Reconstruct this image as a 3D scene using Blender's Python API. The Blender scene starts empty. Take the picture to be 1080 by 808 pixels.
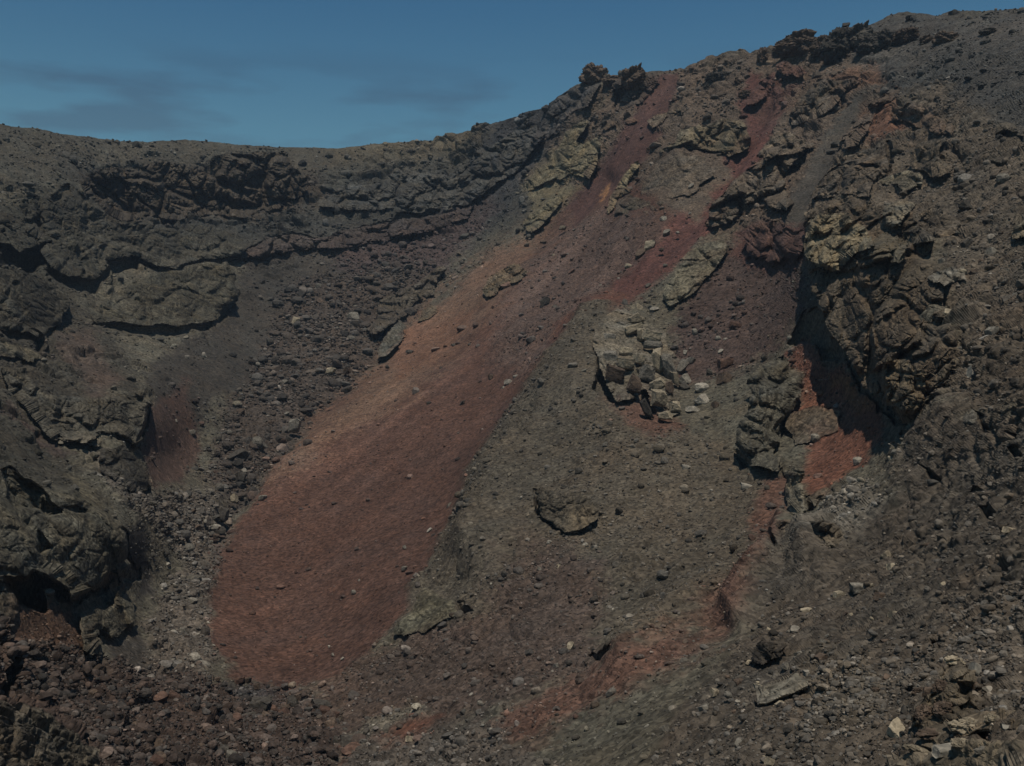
import bpy, math
import numpy as np
R = math.radians
rng = np.random.default_rng(7)
F = 1060.0                      # focal length in photograph pixels (1080 wide)
CU, CV = 540.0, 404.0

# ------------------------------------------------------------------ camera, sky, sun, exposure
sc = bpy.context.scene
col = sc.collection
cam_d = bpy.data.cameras.new('camera')
cam_d.sensor_width = 36.0
cam_d.lens = 36.0 * F / 1080.0
cam_d.clip_start = 0.1
cam_d.clip_end = 5000
cam = bpy.data.objects.new('camera', cam_d)
cam.location = (0, 0, 0)
cam.rotation_euler = (R(90), 0, 0)
col.objects.link(cam)
sc.camera = cam

SUN_EL, SUN_AZ = 70.0, 178.0     # azimuth from +Y (view direction) towards +X
world = bpy.data.worlds.new('World')
sc.world = world
world.use_nodes = True
wn, wl = world.node_tree.nodes, world.node_tree.links
wn.clear()
wo = wn.new('ShaderNodeOutputWorld')
bg = wn.new('ShaderNodeBackground')
sky = wn.new('ShaderNodeTexSky')
sky.sky_type = 'NISHITA'
sky.sun_disc = False
sky.sun_elevation = R(SUN_EL)
sky.sun_rotation = R(SUN_AZ)
sky.air_density = 1.0
sky.dust_density = 0.3
sky.ozone_density = 1.5
bg.inputs['Strength'].default_value = 0.078
tc = wn.new('ShaderNodeTexCoord')
mp = wn.new('ShaderNodeMapping')
mp.inputs['Scale'].default_value = (5.2, 5.2, 24.0)
mp.inputs['Location'].default_value = (-0.35, 0.2, 0.55)
nz = wn.new('ShaderNodeTexNoise')
nz.inputs['Scale'].default_value = 1.25
nz.inputs['Detail'].default_value = 5.0
nz.inputs['Roughness'].default_value = 0.52
rp = wn.new('ShaderNodeValToRGB')
rp.color_ramp.elements[0].position = 0.44
rp.color_ramp.elements[1].position = 0.61
sp = wn.new('ShaderNodeSeparateXYZ')
mr = wn.new('ShaderNodeMapRange')            # clouds keep to the low sky
mr.inputs['From Min'].default_value = 0.315
mr.inputs['From Max'].default_value = 0.27
mm = wn.new('ShaderNodeMath'); mm.operation = 'MULTIPLY'
mm2 = wn.new('ShaderNodeMath'); mm2.operation = 'MULTIPLY'; mm2.inputs[1].default_value = 0.75
tint = wn.new('ShaderNodeMixRGB'); tint.blend_type = 'MULTIPLY'
tint.inputs[0].default_value = 1.0
tg = wn.new('ShaderNodeMapRange'); tg.inputs['From Min'].default_value = 0.24; tg.inputs['From Max'].default_value = 0.35
tm = wn.new('ShaderNodeMixRGB'); tm.inputs[1].default_value = (0.76, 1.17, 1.10, 1); tm.inputs[2].default_value = (0.53, 0.98, 1.08, 1)
cl = wn.new('ShaderNodeMixRGB'); cl.blend_type = 'MULTIPLY'
cl.inputs[2].default_value = (0.80, 0.66, 0.68, 1)
wl.new(tc.outputs['Generated'], mp.inputs['Vector'])
wl.new(mp.outputs[0], nz.inputs['Vector'])
wl.new(nz.outputs['Fac'], rp.inputs[0])
wl.new(tc.outputs['Generated'], sp.inputs[0])
wl.new(sp.outputs['Z'], mr.inputs['Value'])
wl.new(rp.outputs[0], mm.inputs[0]); wl.new(mr.outputs[0], mm.inputs[1])
wl.new(mm.outputs[0], mm2.inputs[0])
wl.new(sp.outputs['Z'], tg.inputs['Value']); wl.new(tg.outputs[0], tm.inputs[0]); wl.new(tm.outputs[0], tint.inputs[2])
wl.new(sky.outputs[0], tint.inputs[1])
wl.new(mm2.outputs[0], cl.inputs[0])
wl.new(tint.outputs[0], cl.inputs[1])
wl.new(cl.outputs[0], bg.inputs[0])
wl.new(bg.outputs[0], wo.inputs[0])

sun_d = bpy.data.lights.new('sun', 'SUN')
sun_d.energy = 4.3
sun_d.angle = R(0.55)
sun_d.color = (1.0, 0.935, 0.83)
sun = bpy.data.objects.new('sun', sun_d)
sun.rotation_euler = (R(90 - SUN_EL), 0, R(180 - SUN_AZ))
sun.location = (60, 150, 200)
col.objects.link(sun)
sc.view_settings.view_transform = 'Standard'
sc.view_settings.look = 'None'
sc.view_settings.exposure = -0.5
sc.view_settings.gamma = 1.0
sc.view_settings.use_curve_mapping = False
sc.render.engine = 'CYCLES'
sc.cycles.max_bounces = 4
sc.cycles.diffuse_bounces = 2

# ------------------------------------------------------------------ numpy noise
def _hash(ix, iy, iz, seed):
    h = (ix.astype(np.uint32) * np.uint32(374761393) + iy.astype(np.uint32) * np.uint32(668265263)
         + iz.astype(np.uint32) * np.uint32(2147483647) + np.uint32((seed * 974711) & 0xffffffff))
    h = (h ^ (h >> np.uint32(13))) * np.uint32(1274126177)
    h = (h ^ (h >> np.uint32(15))) * np.uint32(2246822519)
    return h ^ (h >> np.uint32(16))

def noise(p, lam, seed=0):
    """gradient noise, about -1..1; p is (n,3)"""
    q = p / lam + 1000.0
    i = np.floor(q).astype(np.int64)
    f = (q - i).astype(np.float32)
    w = f * f * f * (f * (f * 6 - 15) + 10)
    out = np.zeros(len(p), np.float32)
    for dx in (0, 1):
        wx = w[:, 0] if dx else 1 - w[:, 0]
        for dy in (0, 1):
            wy = w[:, 1] if dy else 1 - w[:, 1]
            for dz in (0, 1):
                wz = w[:, 2] if dz else 1 - w[:, 2]
                h = _hash(i[:, 0] + dx, i[:, 1] + dy, i[:, 2] + dz, seed)
                gx = (h & np.uint32(1023)).astype(np.float32) / 511.5 - 1
                gy = ((h >> np.uint32(10)) & np.uint32(1023)).astype(np.float32) / 511.5 - 1
                gz = ((h >> np.uint32(20)) & np.uint32(1023)).astype(np.float32) / 511.5 - 1
                out += wx * wy * wz * (gx * (f[:, 0] - dx) + gy * (f[:, 1] - dy) + gz * (f[:, 2] - dz))
    return out * 1.3

def worley(p, lam, seed=0):
    """returns F1, F2 (in cells), a random value per cell and a random tilt height"""
    q = p / lam + 1000.0
    i = np.floor(q).astype(np.int64)
    f = (q - i).astype(np.float32)
    n = len(p)
    d1 = np.full(n, 9.0, np.float32); d2 = np.full(n, 9.0, np.float32)
    rv = np.zeros(n, np.float32); tl = np.zeros(n, np.float32)
    for dx in (-1, 0, 1):
        for dy in (-1, 0, 1):
            for dz in (-1, 0, 1):
                h = _hash(i[:, 0] + dx, i[:, 1] + dy, i[:, 2] + dz, seed)
                ox = dx + (h & np.uint32(1023)).astype(np.float32) / 1023 - f[:, 0]
                oy = dy + ((h >> np.uint32(10)) & np.uint32(1023)).astype(np.float32) / 1023 - f[:, 1]
                oz = dz + ((h >> np.uint32(20)) & np.uint32(1023)).astype(np.float32) / 1023 - f[:, 2]
                d = ox * ox + oy * oy + oz * oz
                c = d < d1
                d2 = np.where(c, d1, np.minimum(d2, d))
                d1 = np.where(c, d, d1)
                h2 = _hash(h, h >> np.uint32(7), h >> np.uint32(3), seed + 5)
                r = (h2 & np.uint32(1023)).astype(np.float32) / 1023
                a = ((h2 >> np.uint32(10)) & np.uint32(1023)).astype(np.float32) / 511.5 - 1
                b = ((h2 >> np.uint32(20)) & np.uint32(1023)).astype(np.float32) / 511.5 - 1
                rv = np.where(c, r, rv)
                tl = np.where(c, a * ox + b * oz - a * b * oy, tl)
    return np.sqrt(d1), np.sqrt(d2), rv, tl

def sstep(a, b, x):
    t = np.clip((x - a) / (b - a), 0, 1)
    return t * t * (3 - 2 * t)

def poly_sd(u, v, poly):
    """signed distance to a polygon, positive inside"""
    P = np.asarray(poly, np.float32)
    n = len(P)
    d = np.full(u.shape, 1e9, np.float32)
    ins = np.zeros(u.shape, bool)
    for k in range(n):
        x0, y0 = P[k]; x1, y1 = P[(k + 1) % n]
        ex, ey = x1 - x0, y1 - y0
        wx, wy = u - x0, v - y0
        t = np.clip((wx * ex + wy * ey) / (ex * ex + ey * ey + 1e-9), 0, 1)
        d = np.minimum(d, (wx - ex * t) ** 2 + (wy - ey * t) ** 2)
        c = (y0 <= v) != (y1 <= v)
        if abs(ey) > 1e-6:
            ins ^= c & (u < x0 + (v - y0) / ey * ex)
    d = np.sqrt(d)
    return np.where(ins, d, -d)

def line_d(u, v, pts):
    d = np.full(u.shape, 1e9, np.float32)
    for (x0, y0), (x1, y1) in zip(pts[:-1], pts[1:]):
        ex, ey = x1 - x0, y1 - y0
        wx, wy = u - x0, v - y0
        t = np.clip((wx * ex + wy * ey) / (ex * ex + ey * ey + 1e-9), 0, 1)
        d = np.minimum(d, (wx - ex * t) ** 2 + (wy - ey * t) ** 2)
    return np.sqrt(d)

def at(ox, oy, s, pts):         # survey windows of the photograph -> photograph pixels
    return [(ox + x / s, oy + y / s) for x, y in pts]
W4, W2, W18 = 2.693, 5.385, 5.983

# ------------------------------------------------------------------ the crater survey: bearing, height and distance in metres
CTRL = [(-160,120,190),(0,131,205),(126,150,235),(260,152,260),(407,151,268),(533,127,258),(610,85,235),(700,73,222),
 (800,50,208),(900,25,195),(1000,12,180),(1080,9,165),(1240,0,150),
 (300,290,212),(180,200,228),(60,200,190),(420,250,228),(500,240,228),(300,225,232),
 (0,280,140),(-160,280,110),(120,280,182),(220,320,182),(100,345,146),(0,400,98),(-160,420,70),(60,470,92),(150,450,108),
 (180,480,120),(0,560,58),(80,600,66),(130,560,78),(150,610,84),(-160,620,40),
 (200,560,102),(270,480,128),(330,420,152),(400,360,182),(450,320,200),(350,330,190),(280,330,194),
 (230,650,84),(280,720,72),(330,620,92),(400,500,118),(450,420,138),(520,330,165),(580,270,182),(640,200,196),
 (420,640,78),(480,540,98),(540,440,120),(640,320,142),(700,250,152),(760,180,168),(700,150,190),(820,100,190),
 (0,720,46),(120,720,60),(0,808,34),(200,780,55),(330,770,62),(450,808,48),(450,720,62),(600,808,38),(600,720,50),
 (560,620,68),(700,640,58),(560,520,88),(640,420,104),(720,400,112),(760,330,125),(820,290,125),(840,360,102),
 (880,420,88),(800,440,92),(800,520,75),(850,560,62),(780,660,48),(800,808,26),(900,700,32),(1000,740,24),(1080,808,17),
 (1240,808,12),(1080,700,24),(1080,600,32),(950,600,44),(1000,500,52),(930,380,74),(900,260,95),(960,200,110),(880,180,138),
 (870,120,168),(1000,100,140),(1080,150,100),(1080,300,66),(1240,300,45),(1240,600,22),(1080,420,48),(950,960,18),(540,960,30),
 (0,960,24),(1240,960,9),(-160,960,18),(-160,760,30)]
CTRL = np.array(CTRL, np.float64)
def _k(r2):
    return 0.5 * r2 * np.log(r2 + 1e-9)
_xy = CTRL[:, :2] / 300.0
_n = len(_xy)
_d2 = ((_xy[:, None] - _xy[None]) ** 2).sum(-1)
_A = np.zeros((_n + 3, _n + 3))
_A[:_n, :_n] = _k(_d2) + np.eye(_n) * 0.004
_A[:_n, _n] = 1; _A[:_n, _n + 1:] = _xy
_A[_n, :_n] = 1; _A[_n + 1:, :_n] = _xy.T
_w = np.linalg.solve(_A, np.concatenate([np.log(CTRL[:, 2]), np.zeros(3)]))
def depth(u, v):
    x, y = u / 300.0, v / 300.0
    r = _w[_n] + _w[_n + 1] * x + _w[_n + 2] * y
    for k in range(_n):
        r = r + _w[k] * _k((x - _xy[k, 0]) ** 2 + (y - _xy[k, 1]) ** 2)
    return np.exp(r)

SKYLINE = [(-160,112),(-60,122),(0,131),(56,140),(126,150),(193,149),(260,152),(356,157.5),(407,151),(455,148),(533,127),(578,112),(590,102),
 (609,90),(640,80),(656,79),(682,75),(711,73),(740,65),(765,57),(795,53),(815,50),(830,44),(869,42),(892,32),(921,24),(940,14.5),(957,12.5),
 (988,16.7),(1007,11),(1036,11),(1055,9),(1080,9),(1160,4),(1240,0)]
sx, sy = np.array(SKYLINE).T

NC, NR, NB = 1090, 1000, 26
ucol = np.linspace(-150, 1230, NC)
vtop = np.interp(ucol, sx, sy)
trow = np.linspace(0, 1, NR)
U = np.repeat(ucol[None], NR, 0)
V = vtop[None] + trow[:, None] * (930 - vtop[None])
Zb = depth(U, V)
RAY = np.stack([(U - CU) / F, np.ones_like(U), -(V - CV) / F], -1)
PB = RAY * Zb[..., None]
def grid_normals(P):
    du = np.gradient(P, axis=1); dv = np.gradient(P, axis=0)
    n = np.cross(dv, du)
    n /= np.linalg.norm(n, axis=-1, keepdims=True) + 1e-12
    s = np.sign((n * -P).sum(-1, keepdims=True)); s[s == 0] = 1
    return n * s
N0 = grid_normals(PB)
PF = PB.reshape(-1, 3)
uf, vf = U.ravel(), V.ravel()
zf = Zb.ravel()
fp0 = zf / (F * 1024 / 1080)                    # metres per picture element
rowstep = np.linalg.norm(np.gradient(PB, axis=0), axis=-1).ravel()
fp = fp0 ** .35 * np.maximum(fp0, rowstep * 1.3) ** .65    # allows for the ground lying flat to the view
# ragged edges for every zone: the survey coordinates wobble with the ground
wob = np.stack([sum(noise(PF, l, 11 + k) * l * .35 for k, l in enumerate((9., 3.5, 1.4))),
                sum(noise(PF, l, 21 + k) * l * .35 for k, l in enumerate((9., 3.5, 1.4)))], -1)
uw = uf + np.clip(wob[:, 0] / fp, -14, 14) * .7
vw = vf + np.clip(wob[:, 1] / fp, -14, 14) * .7

# ------------------------------------------------------------------ ground kinds: colour, roughness, rubble
GREY = (.115, .110, .088)
colr = np.repeat(np.array([GREY], np.float32), len(uf), 0)
rough = np.full(len(uf), .75, np.float32)
rubble = np.full(len(uf), .25, np.float32)
screeness = np.zeros(len(uf), np.float32)
edge_n = noise(PF, 5., 51) * .5 + noise(PF, 1.6, 52) * .55 + noise(PF, .55, 53) * .6
def zone(poly, c=None, ro=None, ru=None, feather=10, amt=1.0, scree=None):
    P = np.array(poly)
    m = (uw > P[:, 0].min() - feather) & (uw < P[:, 0].max() + feather) & (vw > P[:, 1].min() - feather) & (vw < P[:, 1].max() + feather)
    ix = np.where(m)[0]
    w = sstep(-feather * .7, feather * .7, poly_sd(uw[ix], vw[ix], poly) + edge_n[ix] * (2.5 + feather * .75)) * amt
    if c is not None: colr[ix] += (np.array(c, np.float32) - colr[ix]) * w[:, None]
    if ro is not None: rough[ix] += (ro - rough[ix]) * w
    if ru is not None: rubble[ix] += (ru - rubble[ix]) * w
    if scree is not None: screeness[ix] += (scree - screeness[ix]) * w
# far rim and far wall
zone([(-150,60),(560,60),(600,90),(560,180),(480,230),(300,240),(100,200),(-150,190)], (.090,.087,.073), .8, .3, 25)
zone([(340,150),(540,130),(560,140),(420,170),(350,172)], (.12,.107,.08), .35, .1, 14)
zone([(60,170),(330,190),(560,160),(600,110),(560,230),(450,290),(300,265),(120,260)], (.066,.067,.062), 1.5, .4, 22)
zone([(95,185),(330,180),(345,205),(310,228),(120,235),(88,205)], (.074,.063,.051), 1.8, .5, 14)
zone([(520,120),(600,95),(620,120),(560,190),(500,240),(470,250)], (.062,.064,.068), 1.1, .3, 16)
zone([(255,262),(330,262),(450,235),(520,215),(480,280),(430,330),(330,300),(260,285)], (.082,.064,.062), 1.2, .6, 14)
# left terraces
zone([(-150,190),(80,200),(100,300),(40,340),(-150,330)], (.064,.063,.052), 1.9, .5, 25)
zone([(-150,300),(60,300),(130,360),(150,420),(60,440),(-150,420)], (.069,.065,.054), 1.2, .35, 20)
zone(at(0,100,W4,[(170,680),(260,670),(330,800),(300,900),(180,760)]), (.098,.078,.066), .25, .1, 14)
zone([(-150,420),(20,430),(90,500),(120,540),(60,520),(-150,480)], (.066,.064,.053), 1.0, .3, 14)
zone(at(0,430,W2,[(30,0),(110,60),(300,200),(420,270),(300,280),(100,110),(0,30)]), (.088,.070,.062), .25, .15, 5)
zone(at(0,430,W2,[(380,380),(470,420),(640,580),(600,640),(480,560)]), (.115,.108,.080), .3, .1, 8)
# valley: dark grey fines then blocky rubble
zone([(255,285),(290,268),(340,268),(370,285),(330,330),(290,400),(230,420),(200,470),(165,440),(150,400),(190,360),(240,330)], (.064,.060,.053), .15, .15, 10)
zone([(160,430),(200,400),(205,470),(190,510),(158,515),(155,470)], (.098,.068,.057), .08, .03, 8)
zone(at(0,360,W4,[(340,520),(390,530),(400,640),(420,740),(370,740),(375,680),(335,600)]), (.055,.053,.050), .1, .05, 6)
zone(at(0,560,W4,[(310,280),(400,290),(420,330),(440,400),(330,390)]), (.066,.062,.056), .1, .05, 8)
zone([(300,300),(390,280),(470,290),(440,340),(380,400),(320,450),(280,500),(245,540),(215,500),(240,430),(280,370)], (.088,.074,.064), 1.0, 1.0, 14)
zone([(150,520),(240,520),(250,560),(228,640),(230,720),(160,720),(150,660),(190,600),(160,560)], (.128,.115,.10), .7, 1.0, 12)
zone([(95,470),(160,520),(160,560),(110,510)], (.105,.095,.084), .8, 1.0, 8)
# brown block field in the bottom corner
zone([(-150,650),(60,660),(120,700),(250,715),(330,735),(380,770),(350,820),(200,940),(-150,940)], (.074,.056,.048), 1.6, 1.7, 10)
zone([(0,640),(40,640),(110,650),(90,680),(20,690)], (.135,.088,.064), .4, .2, 8)
zone(at(180,640,W2,[(330,420),(560,440),(650,500),(600,560),(420,540)]), (.066,.062,.062), .9, .8, 6)
# upper right slope
zone([(560,190),(640,80),(800,50),(950,15),(1000,60),(900,160),(840,250),(700,260),(600,230)], (.125,.100,.080), 1.6, .45, 20)
zone([(870,15),(1230,0),(1230,90),(950,110),(900,60)], (.085,.083,.078), .9, .3, 18)
zone([(980,60),(1230,30),(1230,150),(1000,140),(920,100)], (.075,.076,.073), 1.6, .5, 20)
zone([(880,130),(1000,90),(1090,160),(1230,140),(1230,420),(1010,440),(990,260),(850,240)], (.118,.102,.082), 1.5, .6, 20)
zone([(905,110),(940,105),(960,130),(930,150),(900,140)], (.15,.085,.06), .9, .4, 10)
zone([(890,80),(925,70),(930,85),(880,110),(840,110)], (.15,.092,.066), .8, .4, 10)
# red and orange scree
zone([(300,735),(420,690),(440,640),(530,640),(500,720),(390,760)], (.118,.078,.064), .3, .5, 30)
RED = (.112, .066, .052)
zone([(610,200),(660,170),(690,215),(760,180),(800,150),(740,250),(680,310),(620,370),(560,430),(510,490),(470,570),(430,640),(400,685),(350,722),
      (300,728),(258,715),(228,680),(222,630),(240,570),(268,515),(305,462),(350,415),(405,380),(430,345),(470,318),(500,285),(560,250)], RED, .10, .10, 9, 1, 1)
zone([(500,280),(560,245),(590,240),(540,300),(470,380),(400,440),(330,480),(290,500),(310,460),(380,400),(430,350)], (.192,.130,.096), .12, .12, 24, .85)
zone([(410,360),(440,345),(500,330),(480,370),(420,400)], (.215,.12,.083), .12, .1, 10, .7)
zone([(610,215),(680,230),(730,250),(680,310),(620,360),(560,400),(520,380),(540,300)], (.125,.092,.080), .5, .45, 24, .85)
zone([(660,300),(700,275),(650,340),(600,370),(560,410),(590,350)], (.125,.062,.046), .2, .25, 12)
zone([(716,80),(708,120),(678,172),(636,206),(600,238),(604,205),(645,158),(672,110),(684,82)], (.092,.054,.048), .15, .15, 5, 1, 1)
zone([(795,80),(818,95),(822,130),(800,178),(752,240),(706,282),(662,318),(645,302),(694,250),(732,205),(768,162),(784,130),(775,110)], (.110,.056,.049), .12, .15, 6, 1, 1)
zone(at(740,30,W2,[(230,420),(330,340),(420,260),(480,330),(590,300),(520,380),(490,460),(380,580),(340,520),(270,480)]), (.095,.055,.048), .8, .3, 7)
zone([(715,175),(760,165),(770,180),(735,225),(700,225),(690,200)], (.125,.104,.085), .3, .2, 8)
zone(at(560,180,W2,[(0,100),(200,80),(280,110),(120,240),(0,300)]), (.175,.155,.105), .6, .2, 8)
zone(at(560,60,W2,[(100,600),(300,480),(400,500),(380,580),(300,700),(0,760)]), (.18,.165,.115), .8, .2, 9)
zone(at(560,180,W2,[(370,150),(420,80),(440,110),(400,180)]), (.33,.185,.095), .3, .1, 4)
zone([(345,738),(425,690),(458,640),(480,650),(460,700),(380,760)], (.108,.080,.066), .3, .4, 22, .6)
# grey chutes on the right
zone([(935,75),(905,110),(878,150),(850,170),(868,140),(900,100)], (.070,.067,.060), .1, .1, 5, 1, 1)
zone([(880,148),(870,175),(852,205),(838,245),(826,240),(836,200),(852,172)], (.066,.063,.057), .1, .1, 5, 1, 1)
# purple soil under the great overhang and the red soil beneath it
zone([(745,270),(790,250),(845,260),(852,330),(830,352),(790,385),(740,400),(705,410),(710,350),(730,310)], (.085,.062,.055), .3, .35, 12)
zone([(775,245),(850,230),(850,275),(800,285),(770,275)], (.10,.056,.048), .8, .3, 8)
zone(at(680,250,W4,[(400,320),(470,325),(560,390),(620,450),(700,520),(690,580),(640,640),(560,700),(470,740),(440,700),(470,600),(440,500),(430,420)]), (.185,.092,.066), .35, .25, 8)
zone(at(680,250,W4,[(520,400),(620,450),(640,500),(560,480)]), (.23,.13,.072), .35, .2, 9, .8)
# olive mound, its brown foot, red streak
zone([(618,335),(650,330),(640,410),(700,450),(770,470),(830,540),(830,600),(780,650),(700,690),(640,705),(560,690),(480,660),(420,668),(440,620),(470,570),(500,495),(560,410)], (.109,.097,.077), 1.2, .4, 10, 1, .45)
zone([(640,420),(690,410),(720,455),(690,470)], (.125,.078,.062), .4, .3, 12)
zone([(800,500),(830,500),(832,600),(800,640),(790,560)], (.135,.068,.052), .35, .35, 12, .7)
zone([(560,560),(640,600),(640,720),(560,740),(400,800),(340,760),(380,700),(440,672),(500,650)], (.098,.077,.066), .5, .5, 25, 1, .5)
zone([(822,590),(826,625),(790,660),(720,700),(640,745),(560,790),(480,830),(470,800),(560,750),(660,700),(740,670),(800,630)], (.140,.085,.066), .35, .4, 16)
zone(at(360,660,W2,[(170,700),(300,600),(480,500),(540,500),(330,680),(200,780),(0,820),(20,740),(90,670),(110,740)]), (.155,.078,.056), .2, .2, 8)
zone(at(360,660,W2,[(70,620),(260,500),(420,440),(480,480),(250,620),(110,740)]), (.15,.142,.118), .6, .8, 10)
zone([(370,790),(480,770),(600,800),(620,940),(360,940)], (.12,.106,.092), .6, .9, 18)
# near slope, bottom right
zone([(840,580),(960,540),(1010,440),(1230,420),(1230,940),(640,940),(720,720),(800,660)], (.108,.096,.08), 1.1, .42, 16)
zone([(860,570),(930,520),(960,540),(900,580),(850,600)], (.17,.158,.135), .6, .9, 10)
zone([(850,690),(910,690),(930,760),(850,780)], (.125,.112,.09), .5, .9, 18)
zone([(1000,640),(1230,600),(1230,940),(880,940),(960,780)], (.130,.114,.094), 1.2, .65, 16)

# fall-line streaks in the loose scree
g = np.array([(280-CU)/F*72,72,-(720-CV)/F*72]) - np.array([(800-CU)/F*190,190,-(100-CV)/F*190])
g /= np.linalg.norm(g)
side = np.cross(g, (0,0,1)); side /= np.linalg.norm(side)
st = np.stack([PF @ g / 14.0, PF @ side, np.zeros(len(PF))], -1)
streak = noise(st, 6., 31) * .5 + noise(st, 2.2, 32) * .45 + noise(st, .9, 33) * .15
mott = noise(PF, 12., 41) * .5 + noise(PF, 4., 42) * .4 + noise(PF, 1.5, 43) * .3
colr *= np.exp((streak * .5 + noise(st, 14., 34) * .3) * screeness + mott * (.46 - .26 * screeness))[:, None]
warm = noise(PF, 7., 44) * .5 + noise(PF, 2.5, 45) * .5
colr *= np.array([.73, .66, .59], np.float32)
fine = (noise(PF, .7, 46) * .5 + noise(PF, .3, 47) * .5) * (1 - .75 * screeness)
colr *= np.exp(fine * .3)[:, None]
colr *= np.exp(warm[:, None] * np.array([.10, -.02, -.12]))

# ------------------------------------------------------------------ relief
RIDGES = [([(634,345),(580,425),(530,500),(505,580)], 30, 2.6), ([(830,560),(822,610),(780,655)], -12, 1.0),
          ([(640,190),(600,235),(560,255)], 10, -1.0), ([(805,120),(760,200),(700,265)], 10, -1.2),
          ([(930,85),(880,150),(850,200),(832,245)], 10, -1.4), ([(700,200),(650,260)], 22, 1.2),
          ([(230,560),(265,500),(330,430),(400,370)], 16, -1.5),
          ([(860,600),(740,640),(660,700)], 24, 1.2), ([(1010,440),(960,520),(860,580)], 26, 1.4)]
disp = np.zeros(len(uf), np.float32)
for pts, w, h in RIDGES:
    disp += h * np.exp(-(line_d(uf, vf, pts) / abs(w)) ** 2)
def fbm_relief(P, fpx, seed=100, lams=(26., 12., 6., 3., 1.5, .75, .37, .18, .09)):
    d = np.zeros(len(P), np.float32)
    for k, l in enumerate(lams):
        a = sstep(1.6, 3.5, l / fpx)
        if not a.any(): continue
        n = noise(P, l, seed + k)
        r = (1 - 2.2 * np.abs(n)) if k % 2 else n * 1.1
        d += a * r * .075 * l ** .93
    return d
def block_relief(P, fpx, seed=200, lams=(3.4, 1.6, .8, .4, .2)):
    d = np.zeros(len(P), np.float32)
    for k, l in enumerate(lams):
        a = sstep(1.8, 4.0, l / fpx)
        ix = np.where(a > 0)[0]
        if not len(ix): continue
        f1, f2, rv, tl = worley(P[ix], l, seed + k)
        h = (rv * .55 + tl * .5) * sstep(0, .22, f2 - f1) - .25 * (1 - sstep(0, .15, f2 - f1))
        d[ix] += a[ix] * h * l * .34
    return d
stretch = PF * np.array([1, 1, 1.25])
FB = np.zeros(len(PF), np.float32)
for k, l in enumerate((26., 12., 6., 3., 1.5, .75, .37, .18, .09)):     # big swells fade out on the near ground
    FB += fbm_relief(stretch, fp, 100 + k, (l,) if k % 2 == 0 else (l,)) / (1 + (l / (.10 * zf)) ** 2)
BL = block_relief(stretch, fp)
disp += (streak * .22 + noise(st, 14., 34) * .35) * screeness
disp += FB * np.clip(rough, .05, 2) * 1.05 + BL * rubble * .5
grain = noise(PF, 1., 61) * 0
for k, m in enumerate((2.6, 5.2)):
    # grain at the limit of what shows, in wavelengths of a fixed set of sizes
    for l in (.06, .12, .24, .48, .96):
        a = sstep(.6, 1., l / (fp * m)) * (1 - sstep(1., 1.7, l / (fp * m)))
        ix = np.where(a > 0)[0]
        if len(ix): grain[ix] += a[ix] * noise(PF[ix], l, 62 + k) * l * .16
disp += grain * .45
# bedrock breaking through in patches
bed = np.zeros(len(uf), np.float32)
for poly, w_, f_ in (([(560,190),(640,80),(800,50),(950,15),(1000,60),(900,160),(840,250),(700,260),(600,230)], .8, 20),
                     ([(880,60),(1230,30),(1230,460),(1010,460),(960,300),(860,210)], 1.0, 20), ([(930,440),(1230,420),(1230,940),(860,940),(840,600)], .85, 25),
                     ([(-150,160),(330,170),(560,130),(480,260),(330,260),(240,330),(150,420),(130,520),(-150,480)], .9, 20),
                     ([(640,340),(800,480),(830,600),(700,690),(560,690),(430,660),(520,490)], .45, 20), ([(700,660),(840,600),(900,940),(640,940)], .5, 25)):
    bed = np.maximum(bed, sstep(-f_, f_, poly_sd(uw, vw, poly)) * w_)
bmask = sstep(-.12, .3, noise(PF, 16., 251) * .6 + noise(PF, 6., 252) * .5) * bed * (1 - np.clip(screeness, 0, 1))
bw = np.stack([noise(PF, 3., 253), noise(PF, 3., 254), noise(PF, 3., 255)], -1) * .8
colstep = np.linalg.norm(np.gradient(PB, axis=1), axis=-1).ravel()
step_ = np.maximum(rowstep * 1.3, colstep)
fpB = np.maximum(fp0, 1.5 * step_).astype(np.float32)
graze = np.clip(1.8 * fp0 / step_, .15, 1.)
near_ = np.clip(zf / 90., .25, 1.3).astype(np.float32)
BED = block_relief((PF + bw) * np.array([1, 1, 1.3]), fpB, 260, (8., 4., 2., 1., .5))
BED = np.where(near_ < .7, block_relief((PF + bw * .4) * np.array([1, 1, 1.3]), fpB, 270, (2.6, 1.3, .65, .32)) * 1.2, BED)
disp += bmask * BED * 1.5 * graze
colr *= (1 + .22 * bmask * noise(PF, 5., 256) + .08 * bmask)[:, None]

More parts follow.
